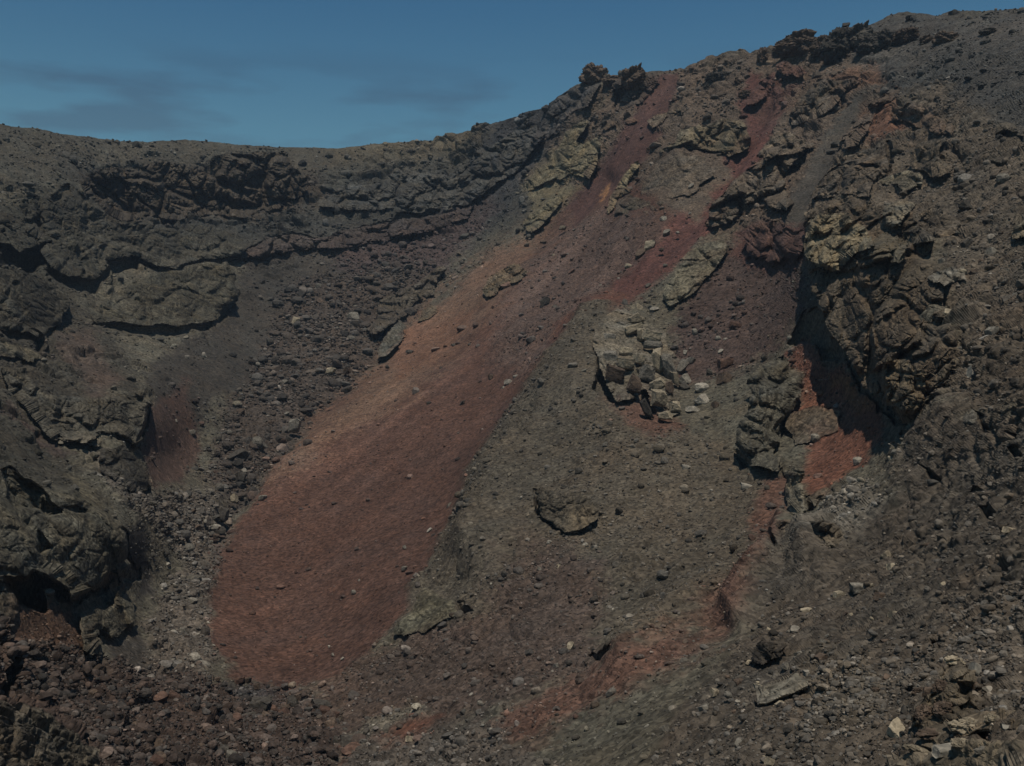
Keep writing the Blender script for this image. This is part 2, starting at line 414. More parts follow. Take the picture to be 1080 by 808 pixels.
# caves, clefts and hollows added to hold shade, driven into the slope, in metres
CAVES_AND_SHADE_PITS = [(at(0,100,W4,[(0,405),(30,415),(60,440),(130,435),(132,480),(100,500),(60,490),(0,500)]), 5),
 (at(0,100,W4,[(90,345),(120,340),(130,370),(105,380)]), 3.5), (at(0,100,W4,[(150,275),(200,260),(190,285),(160,300)]), 3),
 (at(0,430,W2,[(0,390),(60,370),(130,400),(250,460),(280,540),(340,590),(230,660),(170,610),(60,600),(0,500)]), 2.2),
 (at(0,430,W2,[(200,600),(330,580),(340,620),(240,670)]), 2.5), (at(0,430,W2,[(200,720),(230,730),(280,808),(240,850),(200,770)]), 2.0),
 (at(0,430,W2,[(340,560),(420,550),(480,570),(480,600),(420,600)]), 1.5),
 (at(0,360,W4,[(10,695),(100,680),(170,715),(210,720),(180,740),(110,730),(110,790),(60,770)]), 3.5),
 (at(0,560,W4,[(0,410),(30,430),(55,480),(0,480)]), 2.5), (at(0,430,W2,[(580,70),(660,60),(680,100),(620,130)]), 2),
 (at(0,430,W2,[(200,60),(330,40),(370,60),(300,80)]), 1.8),
 (at(900,660,W18,[(610,310),(700,300),(730,340),(690,390),(620,370)]), .9), (at(900,660,W18,[(680,450),(720,400),(780,470),(700,490)]), .7),
 (at(900,660,W18,[(490,160),(560,140),(600,190),(560,215),(500,190)]), .6), (at(900,660,W18,[(370,560),(400,500),(420,560),(390,610)]), .6),
 (at(900,660,W18,[(470,430),(500,400),(550,440),(520,460)]), .6), (at(900,660,W18,[(850,640),(900,610),(950,650),(860,680)]), .6),
 (at(900,660,W18,[(830,760),(960,740),(950,800),(850,800)]), .6), (at(900,660,W18,[(260,380),(350,370),(340,410),(290,400)]), .5),
 (at(900,420,W18,[(380,170),(440,160),(470,280),(400,260)]), 1.6), (at(900,420,W18,[(1000,230),(1050,220),(1050,300),(1020,320)]), .9),
 (at(900,420,W18,[(1000,370),(1060,370),(1070,440),(1030,440)]), .9), (at(900,420,W18,[(820,720),(880,690),(900,740),(840,760)]), .8),
 (at(900,420,W18,[(570,490),(620,500),(620,560),(590,550)]), .9), (at(900,420,W18,[(700,600),(740,570),(770,610),(720,620)]), .7),
 (at(900,420,W18,[(640,40),(690,50),(690,140),(640,150)]), 1.0), (at(900,420,W18,[(800,80),(850,120),(890,240),(860,230),(810,130)]), .9),
 (at(900,60,W18,[(890,480),(940,450),(1040,490),(1070,520),(1000,530),(900,510)]), 2.0), (at(900,60,W18,[(840,670),(900,660),(950,720),(880,710)]), 1.6),
 (at(900,60,W18,[(180,700),(220,560),(250,560),(250,640),(220,730)]), 2.2), (at(400,560,W2,[(395,400),(440,395),(450,430),(490,470),(440,500),(410,450)]), .8),
 (at(560,600,W2,[(375,480),(400,450),(450,520),(520,540),(500,570),(430,590),(400,560)]), .9)]
def strip(line, th):
    return list(line) + [(x, y + th) for x, y in line[::-1]]
CAVES_AND_SHADE_PITS += [(at(0,100,W4,strip([(130,478),(220,530),(270,532),(305,482),(385,472)],34)), 1.2), (at(0,100,W4,strip([(385,470),(450,495),(490,495),(560,465),(625,465),(690,450)],17)), .8),  # these trace dark undersides, faces and shadows, hollowed out to keep them dark
 (at(0,100,W4,strip([(690,428),(770,400),(900,402),(1077,368)],24)), 1.0), (at(0,100,W4,strip([(1077,372),(1150,345),(1240,325),(1330,300)],22)), 1.0), (at(0,100,W4,strip([(255,640),(330,648),(400,660),(500,660),(590,645)],24)), .8),
 (at(0,100,W4,[(675,568),(680,580),(655,630),(600,645),(585,640),(640,605)]), 1.0), (at(0,100,W4,strip([(-40,655),(40,668),(85,675),(115,700),(160,655)],26)), 1.0),
 (at(0,360,W4,[(428,140),(436,160),(432,220),(404,300),(396,300),(402,270),(418,215)]), 1.2), (at(0,360,W4,[(420,375),(428,375),(428,425),(410,428),(418,405)]), .8),
 (at(0,360,W4,[(330,530),(340,540),(345,595),(372,650),(375,690),(350,680),(315,650),(335,600)]), 1.2), (at(0,360,W4,strip([(205,712),(250,680),(312,652)],22)), 1.2),
 (at(0,560,W4,[(210,320),(260,352),(312,345),(320,355),(300,362),(240,345),(205,335)]), .6), (at(0,560,W4,[(275,235),(295,230),(292,290),(280,285)]), 1.0),
 (at(380,220,W2,[(240,130),(290,130),(320,190),(280,190)]), 1.2), (at(380,220,W2,[(930,70),(1060,40),(1077,70),(970,125)]), 1.2),
 (at(380,220,W2,[(690,495),(720,508),(765,495),(755,515),(710,520)]), .8), (at(380,220,W2,[(60,730),(150,650),(160,670),(90,740)]), .8), (at(360,360,W2,[(205,85),(320,15),(325,45),(215,110)]), .8),
 (at(560,60,W2,[(380,560),(405,560),(360,680),(320,700),(310,680),(350,640)]), .9), (at(560,60,W2,[(810,480),(900,470),(1000,490),(1077,530),(1077,550),(900,530),(810,520)]), 1.5),
 (at(680,0,W4,[(175,360),(225,340),(250,350),(240,400),(215,420),(180,390)]), 1.6), (at(680,0,W4,[(508,190),(512,115),(535,95),(600,105),(605,140),(570,150)]), 2.5),
 (at(680,0,W4,[(612,140),(615,95),(650,90),(690,110),(690,140)]), 1.5), (at(740,30,W2,[(320,740),(335,690),(400,680),(420,720),(370,755)]), .9),
 (at(680,0,W4,[(176,620),(184,590),(200,585),(198,635),(180,640)]), .8), (at(680,0,W4,[(370,560),(390,555),(420,590),(400,605),(380,595)]), .7),
 (at(560,180,W2,[(1075,545),(1085,560),(970,700),(860,770),(850,750),(950,690)]), .7), (at(600,320,W2,[(155,300),(190,340),(200,430),(240,480),(300,520),(295,550),(220,520),(150,510)]), 1.2),
 (at(600,320,W2,[(405,400),(425,420),(480,560),(495,640),(440,620),(400,520)]), .8), (at(680,250,W4,[(400,292),(460,215),(480,205),(500,240),(560,330),(620,380),(660,450),(700,490),(780,475),(790,505),(740,520),(660,505),(610,430),(570,380),(505,335),(430,318)]), 1.5),  # long hollow follows the crag's cast shadow, dug to darken it
 (at(680,250,W4,[(258,600),(272,600),(300,645),(310,660),(280,640)]), .8), (at(680,250,W4,[(366,650),(378,640),(385,690),(375,690)]), .8), (at(680,250,W4,[(450,735),(466,735),(480,785),(465,790)]), .8),
 (at(680,520,W4,[(338,95),(348,95),(385,185),(406,235),(400,250),(375,200)]), .8), (at(680,520,W4,strip([(312,628),(350,628),(395,605),(462,580)],9)), .4), (at(400,300,W4,[(440,590),(460,582),(485,635),(530,690),(515,700),(460,640)]), .7),
 (at(680,250,W4,[(750,545),(790,520),(800,560),(780,570)]), .9), (at(680,250,W4,[(880,480),(900,470),(900,520),(880,520)]), .8), (at(680,250,W4,[(620,380),(650,350),(660,400),(640,420)]), 1.5)]
CLIFFS = [(at(0,100,W4,[(250,206),(330,190),(480,196),(610,180),(640,160),(720,152),(800,166),(860,212),(895,262),(860,302),(800,330),(680,345),(560,352),(450,357),(330,347),(250,322),(235,270)]), .62),
 (at(680,0,W4,[(150,350),(230,330),(290,370),(300,410),(250,442),(200,432),(160,420)]), .6), (at(560,60,W2,[(440,150),(540,130),(640,130),(700,180),(620,250),(530,300),(480,280)]), .6),
 (at(560,60,W2,[(100,300),(170,200),(260,160),(400,150),(330,280),(250,330),(150,440),(60,480)]), .5), (at(740,30,W2,[(515,490),(540,420),(620,440),(700,500),(560,560),(510,560)]), .6),
 (at(900,60,W18,[(340,590),(400,560),(520,560),(540,640),(460,690),(380,680)]), .6)]
cave = np.zeros(len(uf), np.float32)
hollow = np.zeros(len(uf), np.float32)
colid = np.arange(len(uf)) % NC
for poly, dep, full in [(a, b, 1.0) for a, b in CAVES_AND_SHADE_PITS] + [(a, 0., b) for a, b in CLIFFS]:
    P = np.array(poly)
    m = (uw > P[:, 0].min() - 4) & (uw < P[:, 0].max() + 4) & (vw > P[:, 1].min() - 4) & (vw < P[:, 1].max() + 4)
    ix = np.where(m)[0]
    if not len(ix): continue
    sd = poly_sd(uw[ix], vw[ix], poly)
    inn = ix[sd > 0]
    if not len(inn): continue
    far = np.zeros(NC); np.maximum.at(far, colid[inn], zf[inn])
    c0, c1 = colid[inn].min(), colid[inn].max() + 1
    seg = far[c0:c1]; xs_ = np.arange(c1 - c0); g_ = seg > 0
    seg = np.interp(xs_, xs_[g_], seg[g_])
    kw = np.ones(13) / 13
    for _ in range(2): seg = np.convolve(np.pad(seg, 6, mode='edge'), kw, 'valid')
    far[:] = np.interp(np.arange(NC), np.arange(c0, c1), seg)
    d = np.maximum(far[colid[ix]] - zf[ix], 0) * full + dep
    if dep: d = np.minimum(d, dep * 3.5 + .3)
    w = sstep(-1.0, 1.5, sd) if dep else sstep(-1, 6., sd)
    cave[ix] = np.maximum(cave[ix], d * w)
    if dep: hollow[ix] = np.maximum(hollow[ix], w)
RU = (PF / np.linalg.norm(PF, axis=1, keepdims=True))
PT = PF + N0.reshape(-1, 3) * disp[:, None] + RU * cave[:, None]
PTG = PT.reshape(NR, NC, 3)

# the outer flank of the cone behind the rim
back = []
outd = PTG[0].copy(); outd[:, 2] = 0
outd /= np.linalg.norm(outd, axis=1, keepdims=True)
s = 0.0
for k in range(1, NB + 1):
    s += .5 * 1.32 ** k
    q = PTG[0] + outd * s
    q[:, 2] -= .12 * s + .28 * s * min(1., s / 60.)
    q[:, 2] += noise(q, 9., 71) * min(1., s / 40.) * .8
    back.append(q)
back = np.array(back[::-1])
ALL = np.concatenate([back, PTG], 0)
ACOL = np.concatenate([np.repeat(colr.reshape(NR, NC, 3)[:1], NB, 0), colr.reshape(NR, NC, 3)], 0)

# the same slopes carried on beyond both sides of the view and under the viewer's feet
NA = 22
steps = np.cumsum(.35 * 1.24 ** np.arange(NA))
rr = np.clip(np.arange(len(ALL)) / len(ALL), 0, 1)[:, None]
def side_cols(edge, dx, rise):
    out = []
    for s_ in steps:
        q = edge + np.array([dx, -.2, 0]) * s_
        q[:, 2] += rise * s_ * rr[:, 0] + noise(q, 6., 75) * min(.8, s_ * .1) + noise(q, 1.8, 76) * min(.3, s_ * .06)
        out.append(q)
    return np.stack(out, 1)
ALL = np.concatenate([side_cols(ALL[:, 0], -1, .22)[:, ::-1], ALL, side_cols(ALL[:, -1], 1, .34)], 1)
ACOL = np.concatenate([np.repeat(ACOL[:, :1], NA, 1), ACOL, np.repeat(ACOL[:, -1:], NA, 1)], 1)
end = ALL[-1].copy(); end[:, 1] = -14; end[:, 2] = np.clip(-2.8 + .3 * end[:, 0], -16, 14)
under = []
for t_ in np.linspace(0, 1, 61)[1:]:
    q = ALL[-1] * (1 - t_) + end * t_
    q[:, 2] += (noise(q, 2.5, 77) * .25 + noise(q, .8, 78) * .08) * min(1, t_ * 8)
    under.append(q)
ALL = np.concatenate([ALL, np.array(under)], 0)
ACOL = np.concatenate([ACOL, np.repeat(ACOL[-1:], 60, 0)], 0)

def mesh_from(name, verts, faces, cols=None, smooth=False):
    me = bpy.data.meshes.new(name)
    faces = np.asarray(faces, np.int32)
    k = faces.shape[1]
    me.vertices.add(len(verts)); me.loops.add(faces.size); me.polygons.add(len(faces))
    me.vertices.foreach_set('co', np.asarray(verts, np.float32).ravel())
    me.loops.foreach_set('vertex_index', faces.ravel())
    me.polygons.foreach_set('loop_start', np.arange(0, faces.size, k, dtype=np.int32))
    me.polygons.foreach_set('use_smooth', np.full(len(faces), smooth))
    if cols is not None:
        a = me.color_attributes.new('rock_colour', 'FLOAT_COLOR', 'POINT')
        c = np.ones((len(verts), 4), np.float32); c[:, :3] = cols
        a.data.foreach_set('color', c.ravel())
    me.update(calc_edges=True); me.validate()
    return me

# ------------------------------------------------------------------ materials
def rock_material(name, colour=None, speck=.5, bump=.5, grain=1.0):
    m = bpy.data.materials.new(name); m.use_nodes = True
    n, l = m.node_tree.nodes, m.node_tree.links
    b = n['Principled BSDF']
    b.inputs['Roughness'].default_value = .93
    b.inputs['Specular IOR Level'].default_value = .18
    geo = n.new('ShaderNodeNewGeometry')
    if colour is None:
        src = n.new('ShaderNodeAttribute'); src.attribute_name = 'rock_colour'; base = src.outputs['Color']
    else:
        src = n.new('ShaderNodeRGB'); src.outputs[0].default_value = (colour[0] * .76, colour[1] * .70, colour[2] * .625, 1); base = src.outputs[0]
        oi = n.new('ShaderNodeObjectInfo')
        hs = n.new('ShaderNodeHueSaturation')
        mp = n.new('ShaderNodeMapRange'); mp.inputs['To Min'].default_value = .7; mp.inputs['To Max'].default_value = 1.3
        l.new(oi.outputs['Random'], mp.inputs['Value']); l.new(mp.outputs[0], hs.inputs['Value']); l.new(base, hs.inputs['Color'])
        base = hs.outputs[0]
    acc = None
    for sca, amp, kind in ((.5 * grain, .5, 'n'), (2.6 * grain, .7, 'n'), (4.5 * grain, .8, 'v')):
        if kind == 'n':
            t = n.new('ShaderNodeTexNoise'); t.inputs['Scale'].default_value = sca; t.inputs['Detail'].default_value = 6; t.inputs['Roughness'].default_value = .68
            o = t.outputs['Fac']
        else:
            t = n.new('ShaderNodeTexVoronoi'); t.inputs['Scale'].default_value = sca
            sepc = n.new('ShaderNodeSeparateColor'); l.new(t.outputs['Color'], sepc.inputs[0]); o = sepc.outputs[0]
        l.new(geo.outputs['Position'], t.inputs['Vector'])
        r = n.new('ShaderNodeMapRange')
        lo, hi = (.28, .72) if kind == 'n' else (0, 1)
        r.inputs['From Min'].default_value = lo; r.inputs['From Max'].default_value = hi
        r.inputs['To Min'].default_value = 1 - amp * speck * 1.15; r.inputs['To Max'].default_value = 1 + amp * speck * 1.15
        l.new(o, r.inputs['Value'])
        if acc is None: acc = r.outputs[0]
        else:
            mu = n.new('ShaderNodeMath'); mu.operation = 'MULTIPLY'; l.new(acc, mu.inputs[0]); l.new(r.outputs[0], mu.inputs[1]); acc = mu.outputs[0]
        last = o
    vm = n.new('ShaderNodeVectorMath'); vm.operation = 'SCALE'
    l.new(base, vm.inputs[0]); l.new(acc, vm.inputs['Scale'])
    l.new(vm.outputs[0], b.inputs['Base Color'])
    if bump:
        bt = n.new('ShaderNodeTexNoise'); bt.inputs['Scale'].default_value = 5 * grain; bt.inputs['Detail'].default_value = 5; bt.inputs['Roughness'].default_value = .7
        l.new(geo.outputs['Position'], bt.inputs['Vector'])
        bm_ = n.new('ShaderNodeBump'); bm_.inputs['Strength'].default_value = bump; bm_.inputs['Distance'].default_value = .12
        l.new(bt.outputs['Fac'], bm_.inputs['Height']); l.new(bm_.outputs[0], b.inputs['Normal'])
    return m
M_GROUND = rock_material('volcanic_ground')
M_ROCK = rock_material('lava_rock', speck=.55, bump=.7)

def link(name, me, mat, parent=None):
    o = bpy.data.objects.new(name, me)
    if me is not None and not me.materials: me.materials.append(mat)
    col.objects.link(o)
    if parent is not None: o.parent = parent
    return o

nr, nc = ALL.shape[:2]
idx = np.arange(nr * nc).reshape(nr, nc)
q = np.stack([idx[:-1, :-1], idx[1:, :-1], idx[1:, 1:], idx[:-1, 1:]], -1).reshape(-1, 4)
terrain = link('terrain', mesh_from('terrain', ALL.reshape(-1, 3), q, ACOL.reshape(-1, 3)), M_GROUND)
terrain['kind'] = 'structure'
terrain['label'] = 'bare volcanic crater slopes of grey lava and red scree'
# the plain the cone stands on, out to the horizon
gx = np.array([(-4000, -4000, -75), (4000, -4000, -75), (4000, 4000, -75), (-4000, 4000, -75)], np.float32)
M_PLAIN = rock_material('lava_plain', (.09, .085, .075), bump=0, grain=.1)
ground = link('ground', mesh_from('ground', gx, [[0, 1, 2, 3]]), M_PLAIN)
ground['kind'] = 'structure'
ground['label'] = 'dark lava plain around the cone'

# ------------------------------------------------------------------ outcrops and ledges
NRM = N0.reshape(-1, 3)
UG, VG = U, V
used_mask = np.zeros((NR, NC), bool)
zfront = np.full(NR * NC, 1e9)
ANCHOR = {}
def outcrop(name, label, cat, poly, T, c, top=.15, dirn=None, ro=1.0, blk=.6, edge=5, group=None, cavew=0.0, ragged=1.0, strat=0.0, upright=True, anchors=None):
    P = np.array(poly)
    uu = uf + (uw - uf) * ragged; vv = vf + (vw - vf) * ragged
    m = (uu > P[:, 0].min() - 2) & (uu < P[:, 0].max() + 2) & (vv > P[:, 1].min() - 2) & (vv < P[:, 1].max() + 2)
    ix = np.where(m)[0]
    sd = np.full(len(uf), -99., np.float32)
    sd[ix] = poly_sd(uu[ix], vv[ix], poly)
    S = sd.reshape(NR, NC)
    fm = (S[:-1, :-1] > 0) & (S[1:, :-1] > 0) & (S[1:, 1:] > 0) & (S[:-1, 1:] > 0)
    if fm.sum() < 8: return None
    r, cc = np.where(fm)
    quads = np.stack([r * NC + cc, (r + 1) * NC + cc, (r + 1) * NC + cc + 1, r * NC + cc + 1], -1)
    vid, inv = np.unique(quads, return_inverse=True)
    quads = inv.reshape(-1, 4)
    if dirn is None:
        t = np.zeros(len(vid)); c_ = vid % NC
        lo = np.full(NC, 1e9); hi = np.full(NC, -1e9)
        np.minimum.at(lo, c_, vf[vid]); np.maximum.at(hi, c_, vf[vid])
        ker = np.ones(21) / 21
        ok = lo < 1e8
        a, b = np.where(ok)[0].min(), np.where(ok)[0].max() + 1
        seg_lo = lo[a:b]; seg_hi = hi[a:b]
        good = seg_lo < 1e8
        xs = np.arange(b - a)
        seg_lo = np.interp(xs, xs[good], seg_lo[good]); seg_hi = np.interp(xs, xs[good], seg_hi[good])
        if len(seg_lo) > 22:
            pad = lambda z: np.convolve(np.pad(np.convolve(np.pad(z, 10, mode='edge'), ker, 'valid'), 10, mode='edge'), ker, 'valid')
            seg_lo, seg_hi = pad(seg_lo), pad(seg_hi)
        t = np.clip((vf[vid] - seg_lo[c_ - a]) / (seg_hi[c_ - a] - seg_lo[c_ - a] + 3), 0, 1)
    else:
        dx, dy = dirn; dl = math.hypot(dx, dy)
        w = (uf[vid] * dx + vf[vid] * dy) / dl
        t = (w - w.min()) / (w.max() - w.min())
    s_ = sd[vid]
    ratio = np.median(rowstep[vid] * 1.3 / fp0[vid])
    k_ = min(1., 1.15 / ratio) if upright else 1.
    zc = np.full(NC, 1e9); np.minimum.at(zc, vid % NC, zf[vid])
    c0, c1 = (vid % NC).min(), (vid % NC).max() + 1
    sg = zc[c0:c1]; xq = np.arange(c1 - c0); gq = sg < 1e8
    sg = np.interp(xq, xq[gq], sg[gq])
    kn = int(np.clip(len(sg) // 4, 8, 40))
    for _ in range(3): sg = np.convolve(np.pad(sg, kn, mode='edge'), np.ones(2 * kn + 1) / (2 * kn + 1), 'valid')
    zc[:] = np.interp(np.arange(NC), np.arange(c0, c1), sg)
    zlow = zc[vid % NC]
    zo = np.minimum(zlow * (zf[vid] / zlow) ** k_, zf[vid])
    if anchors:
        A_ = np.array(anchors, float)
        M_ = np.c_[np.ones(len(A_)), A_[:, 0] / 300, A_[:, 1] / 300]
        k3 = np.linalg.lstsq(M_, np.log(A_[:, 2]), rcond=None)[0]
        zp = np.exp(k3[0] + k3[1] * uf[vid] / 300 + k3[2] * vf[vid] / 300)
        ANCHOR.setdefault('k', np.exp(np.percentile(np.log(zf[vid] / zp), 62)))
        zp *= ANCHOR['k']
        zo = np.minimum(zp, zf[vid]); k_ = .5
    Q = PF[vid] * (zo / zf[vid])[:, None]
    fq = np.maximum(fp0[vid], fp0[vid] ** .5 * (rowstep[vid] * 1.3 * k_) ** .5)
    e = sstep(0, edge, s_)
    h = T * (top + (1 - top) * t ** .8) * (.62 + .38 * e)
    pp = Q * np.array([1, 1, 1.25])
    zs = float(np.clip(np.median(zo) / 105., .16, 1.25))
    D = RAY.reshape(-1, 3)[vid] * np.median(zo)
    D[:, 1] += (zo - np.median(zo)) * .3
    fq = fp0[vid] * 1.15
    wq = np.stack([noise(D, 3. * zs, 291), noise(D, 3. * zs, 292), noise(D, 3. * zs, 293)], -1) * .7 * zs
    rel = fbm_relief(D, fq, 300, tuple(l * zs for l in (5., 2.4, 1.2, .6, .3, .15))) * ro * .8
    rel += block_relief(D + wq, fq, 400, tuple(l * zs for l in (7.0, 3.6, 1.9, 1.0, .5, .25))) * blk * 1.25
    if strat:
        lay = np.stack([PF[vid][:, 0] / 6, PF[vid][:, 1] / 6, PF[vid][:, 2] + noise(PF[vid], 8., 480)], -1)
        rel += (noise(lay, 1.6, 481) + .6 * noise(lay, .7, 482)) * strat
    h = np.maximum(h + rel * min(1., .4 + T * .3), .06)
    base0 = PF[vid] + NRM[vid] * (disp[vid] * .9)[:, None]
    base = Q + NRM[vid] * (disp[vid] * .9 * (k_ > .99) + .3 * disp[vid] * (k_ <= .99))[:, None] + RU[vid] * (cave[vid] * cavew * k_)[:, None]
    zt = (PF[vid] + NRM[vid] * disp[vid][:, None] + RU[vid] * (cave[vid] * cavew)[:, None])[:, 1]
    zt = np.minimum(zt, zfront[vid])
    base = base * np.minimum(1., (zt - .004 * zt) / base[:, 1])[:, None]
    front = base - RU[vid] * h[:, None]
    # boundary ring, then a skirt that runs back and inwards under the overhang
    ed = np.concatenate([quads[:, [0, 1]], quads[:, [1, 2]], quads[:, [2, 3]], quads[:, [3, 0]]])
    key = np.sort(ed, 1); kk = key[:, 0].astype(np.int64) * len(vid) + key[:, 1]
    un, first, cnt = np.unique(kk, return_index=True, return_counts=True)
    be = ed[first[cnt == 1]]
    bv = np.unique(be)
    mapb = np.full(len(vid), -1); mapb[bv] = np.arange(len(bv))
    # inward direction: towards the mean of nearby inside vertices along the sd gradient
    gy, gx_ = np.gradient(S)
    gi = np.stack([gx_.ravel()[vid[bv]], gy.ravel()[vid[bv]]], -1)
    gi /= np.linalg.norm(gi, axis=1, keepdims=True) + 1e-6
    up = np.cross(RU[vid[bv]], np.array([1., 0, 0])); up /= np.linalg.norm(up, axis=1, keepdims=True)
    up *= np.sign(up[:, 2:3])
    inw = gi[:, :1] * np.array([[1., 0, 0]]) - gi[:, 1:] * up
    hb = h[bv]
    r1 = front[bv] + RU[vid[bv]] * (hb * .5)[:, None] + inw * np.minimum(hb * .25, .8)[:, None]
    r2 = base[bv] + RU[vid[bv]] * np.minimum(.5 + np.linalg.norm(base0[bv] - base[bv], axis=1) * .8, 6)[:, None] + inw * np.minimum(hb * .45 + .2, 1.6)[:, None]
    n0, nb = len(vid), len(bv)
    back_ = base + RU[vid] * (.9 + .2 * T + np.minimum(np.linalg.norm(base0 - base, axis=1), 6))[:, None]
    verts = np.concatenate([front, r1, r2, back_])
    A, B = be[:, 0], be[:, 1]
    q1 = np.stack([B, A, n0 + mapb[A], n0 + mapb[B]], -1)
    q2 = np.stack([n0 + mapb[B], n0 + mapb[A], n0 + nb + mapb[A], n0 + nb + mapb[B]], -1)
    o3 = n0 + 2 * nb
    q3 = np.stack([n0 + nb + mapb[B], n0 + nb + mapb[A], o3 + A, o3 + B], -1)
    q4 = quads[:, ::-1] + o3
    cv = np.array(c, np.float32)[None] * np.exp((noise(PF[vid], 11., 510) * .35 + noise(PF[vid], 5., 511) * .4 + noise(PF[vid], 1.6, 512) * .42 + noise(PF[vid], .6, 513) * .3))[:, None]
    cv = cv * np.array([.75, .68, .605])
    cv = cv * np.exp(noise(PF[vid], 3., 514)[:, None] * np.array([.12, 0, -.16]))
    mixw = (.72 + .28 * e)[:, None]
    mixw = mixw * (.62 + .38 * sstep(-.4, .3, noise(PF[vid], 6., 515)))[:, None]
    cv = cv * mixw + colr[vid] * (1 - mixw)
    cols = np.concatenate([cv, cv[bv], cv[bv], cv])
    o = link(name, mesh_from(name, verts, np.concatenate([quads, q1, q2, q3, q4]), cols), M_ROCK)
    o['label'] = label; o['category'] = cat
    if group: o['group'] = group
    used_mask.ravel()[vid] = True
    zfront[vid] = np.minimum(zfront[vid], front[:, 1])
    return o

G_LEDGE = (0.070,0.067,0.055)
G_DARK = (.080, .076, .066)
G_TAN = (.20, .182, .132)
led = 'lava ledges stepping down the left crater wall'
oc = 'rock outcrops on the right slope'
# --- left wall
outcrop('cliff_band', 'long brown cliff band with dark top edge below the far rim', 'cliff', at(0,100,W4,[(250,212),(330,197),(480,202),(610,187),(640,167),(720,157),(800,172),(860,215),(890,262),(860,302),(800,330),(680,345),(560,350),(450,355),(330,345),(250,320),(238,270)]), 2.4, (.072,.062,.050), .4, None, 1.7, 1.6, 5, None, 1, 1.8, .25)
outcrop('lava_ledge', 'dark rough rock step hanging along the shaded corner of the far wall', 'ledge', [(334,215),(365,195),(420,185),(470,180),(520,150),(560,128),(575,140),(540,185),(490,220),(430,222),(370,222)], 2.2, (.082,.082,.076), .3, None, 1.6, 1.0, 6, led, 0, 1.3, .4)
outcrop('lava_ledge', 'pitted grey rock shelf with small black caves at the far left', 'ledge', at(0,100,W4,[(60,340),(110,275),(200,255),(245,290),(330,350),(440,362),(420,385),(300,395),(200,400),(120,420),(70,400)]), 1.8, G_LEDGE, .3, None, 1.5, .9, 5, led, cavew=1)
outcrop('lava_ledge', 'long pale grey ledge with a jagged black undercut below the brown cliff band', 'ledge', at(0,100,W4,[(140,400),(300,390),(450,378),(600,380),(690,400),(692,425),(680,455),(620,463),(560,463),(490,495),(440,490),(380,466),(310,472),(270,530),(220,530),(140,492),(120,440)]), 2.4, (0.070,0.068,0.056), .12, None, .9, .5, 5, led)
outcrop('lava_ledge', 'low purple brown ledge running along the top of the dark scree fan', 'ledge', at(0,100,W4,[(690,430),(760,400),(900,405),(1000,385),(1077,370),(1150,350),(1250,340),(1350,320),(1330,350),(1220,390),(1100,425),(1000,440),(900,445),(780,440),(700,470),(680,480)]), 2.4, (.075,.061,.056), .4, None, 1.5, 1.0, 4, led)
outcrop('lava_ledge', 'pointed pale rock slab jutting over the dark scree fan', 'ledge', at(0,100,W4,[(250,622),(330,560),(430,510),(500,498),(560,473),(640,473),(672,520),(678,570),(640,612),(590,642),(500,657),(400,657),(320,647),(262,652)]), 2.4, (0.080,0.076,0.059), .08, (1.0,1.0), .7, .45, 5, led)
outcrop('lava_ledge', 'grey ledge with a drooping black underside at the left edge above the brown soil patch', 'ledge', at(0,100,W4,[(-60,520),(100,512),(200,560),(185,640),(165,655),(115,700),(80,672),(0,662),(-60,650)]), 1.6, G_LEDGE, .1, None, .9, .5, 5, led)
outcrop('lava_ledge', 'small dark ledge at the left edge under the drooping ledge', 'ledge', at(0,100,W4,[(-60,690),(60,700),(130,735),(95,765),(40,745),(-60,735)]), 1.0, (.12,.112,.085), .2, None, 0, .6, 4, led)
outcrop('lava_ledge', 'blocky grey cliff end with a sheer dark right face above the brown strip', 'ledge', at(0,360,W4,[(0,62),(70,80),(130,157),(270,162),(345,152),(415,127),(432,150),(430,215),(402,292),(405,302),(340,272),(290,262),(240,302),(180,290),(150,282),(60,190),(0,150)]), 2.0, (.100,.095,.078), .15, (1.0,.7), 1.3, .8, 5, led, cavew=1)
outcrop('lava_ledge', 'rounded grey rock nose below the blocky cliff end', 'ledge', at(0,360,W4,[(290,312),(350,310),(400,335),(426,372),(426,420),(380,430),(330,410),(280,370)]), 1.2, (0.070,0.066,0.056), .2, (1,.8), 1.0, .6, 6, led)
outcrop('lava_ledge', 'flat broken slab on top of the rounded grey rock nose', 'ledge', at(0,430,W2,[(310,190),(400,170),(470,150),(580,200),(570,240),(500,235),(430,210),(340,210)]), .9, (.145,.135,.11), .3, None, .8, .8, 4, led)
outcrop('lava_ledge', 'massive pitted grey slab overhanging a cave at the left edge', 'ledge', at(0,360,W4,[(-120,360),(0,372),(60,382),(120,410),(230,440),(300,485),(330,535),(337,600),(312,652),(240,682),(200,712),(160,692),(110,680),(80,708),(0,705),(-120,700)]), 2.4, (.112,.108,.086), .12, (.75,1.0), 1.3, .55, 6, led, cavew=1)
outcrop('rock_pillar', 'lichen stained grey rock block standing beside the cave under the massive slab', 'rock', at(0,560,W4,[(215,235),(242,192),(300,202),(330,157),(355,172),(386,212),(396,270),(330,276),(300,252),(287,300),(312,350),(262,350),(215,330),(222,282)]), 1.6, (.140,.130,.098), .45, None, 1.1, .6, 5)
outcrop('rock_pillar', 'grey rock lump left of the cave mouth at the picture edge', 'rock', at(0,560,W4,[(-60,200),(40,200),(70,260),(70,280),(0,270),(-60,270)]), 1.2, (.115,.11,.09), .3, None, 0, .6, 5)
outcrop('lava_ledge', 'mossy grey lava shelf in the bottom left corner with a black hollow above it', 'ledge', at(0,560,W4,[(-120,470),(0,482),(60,492),(150,530),(200,582),(290,625),(310,690),(200,760),(-120,780)]), 1.1, (.115,.104,.082), .25, (.6,1), 1.5, .9, 6, led)
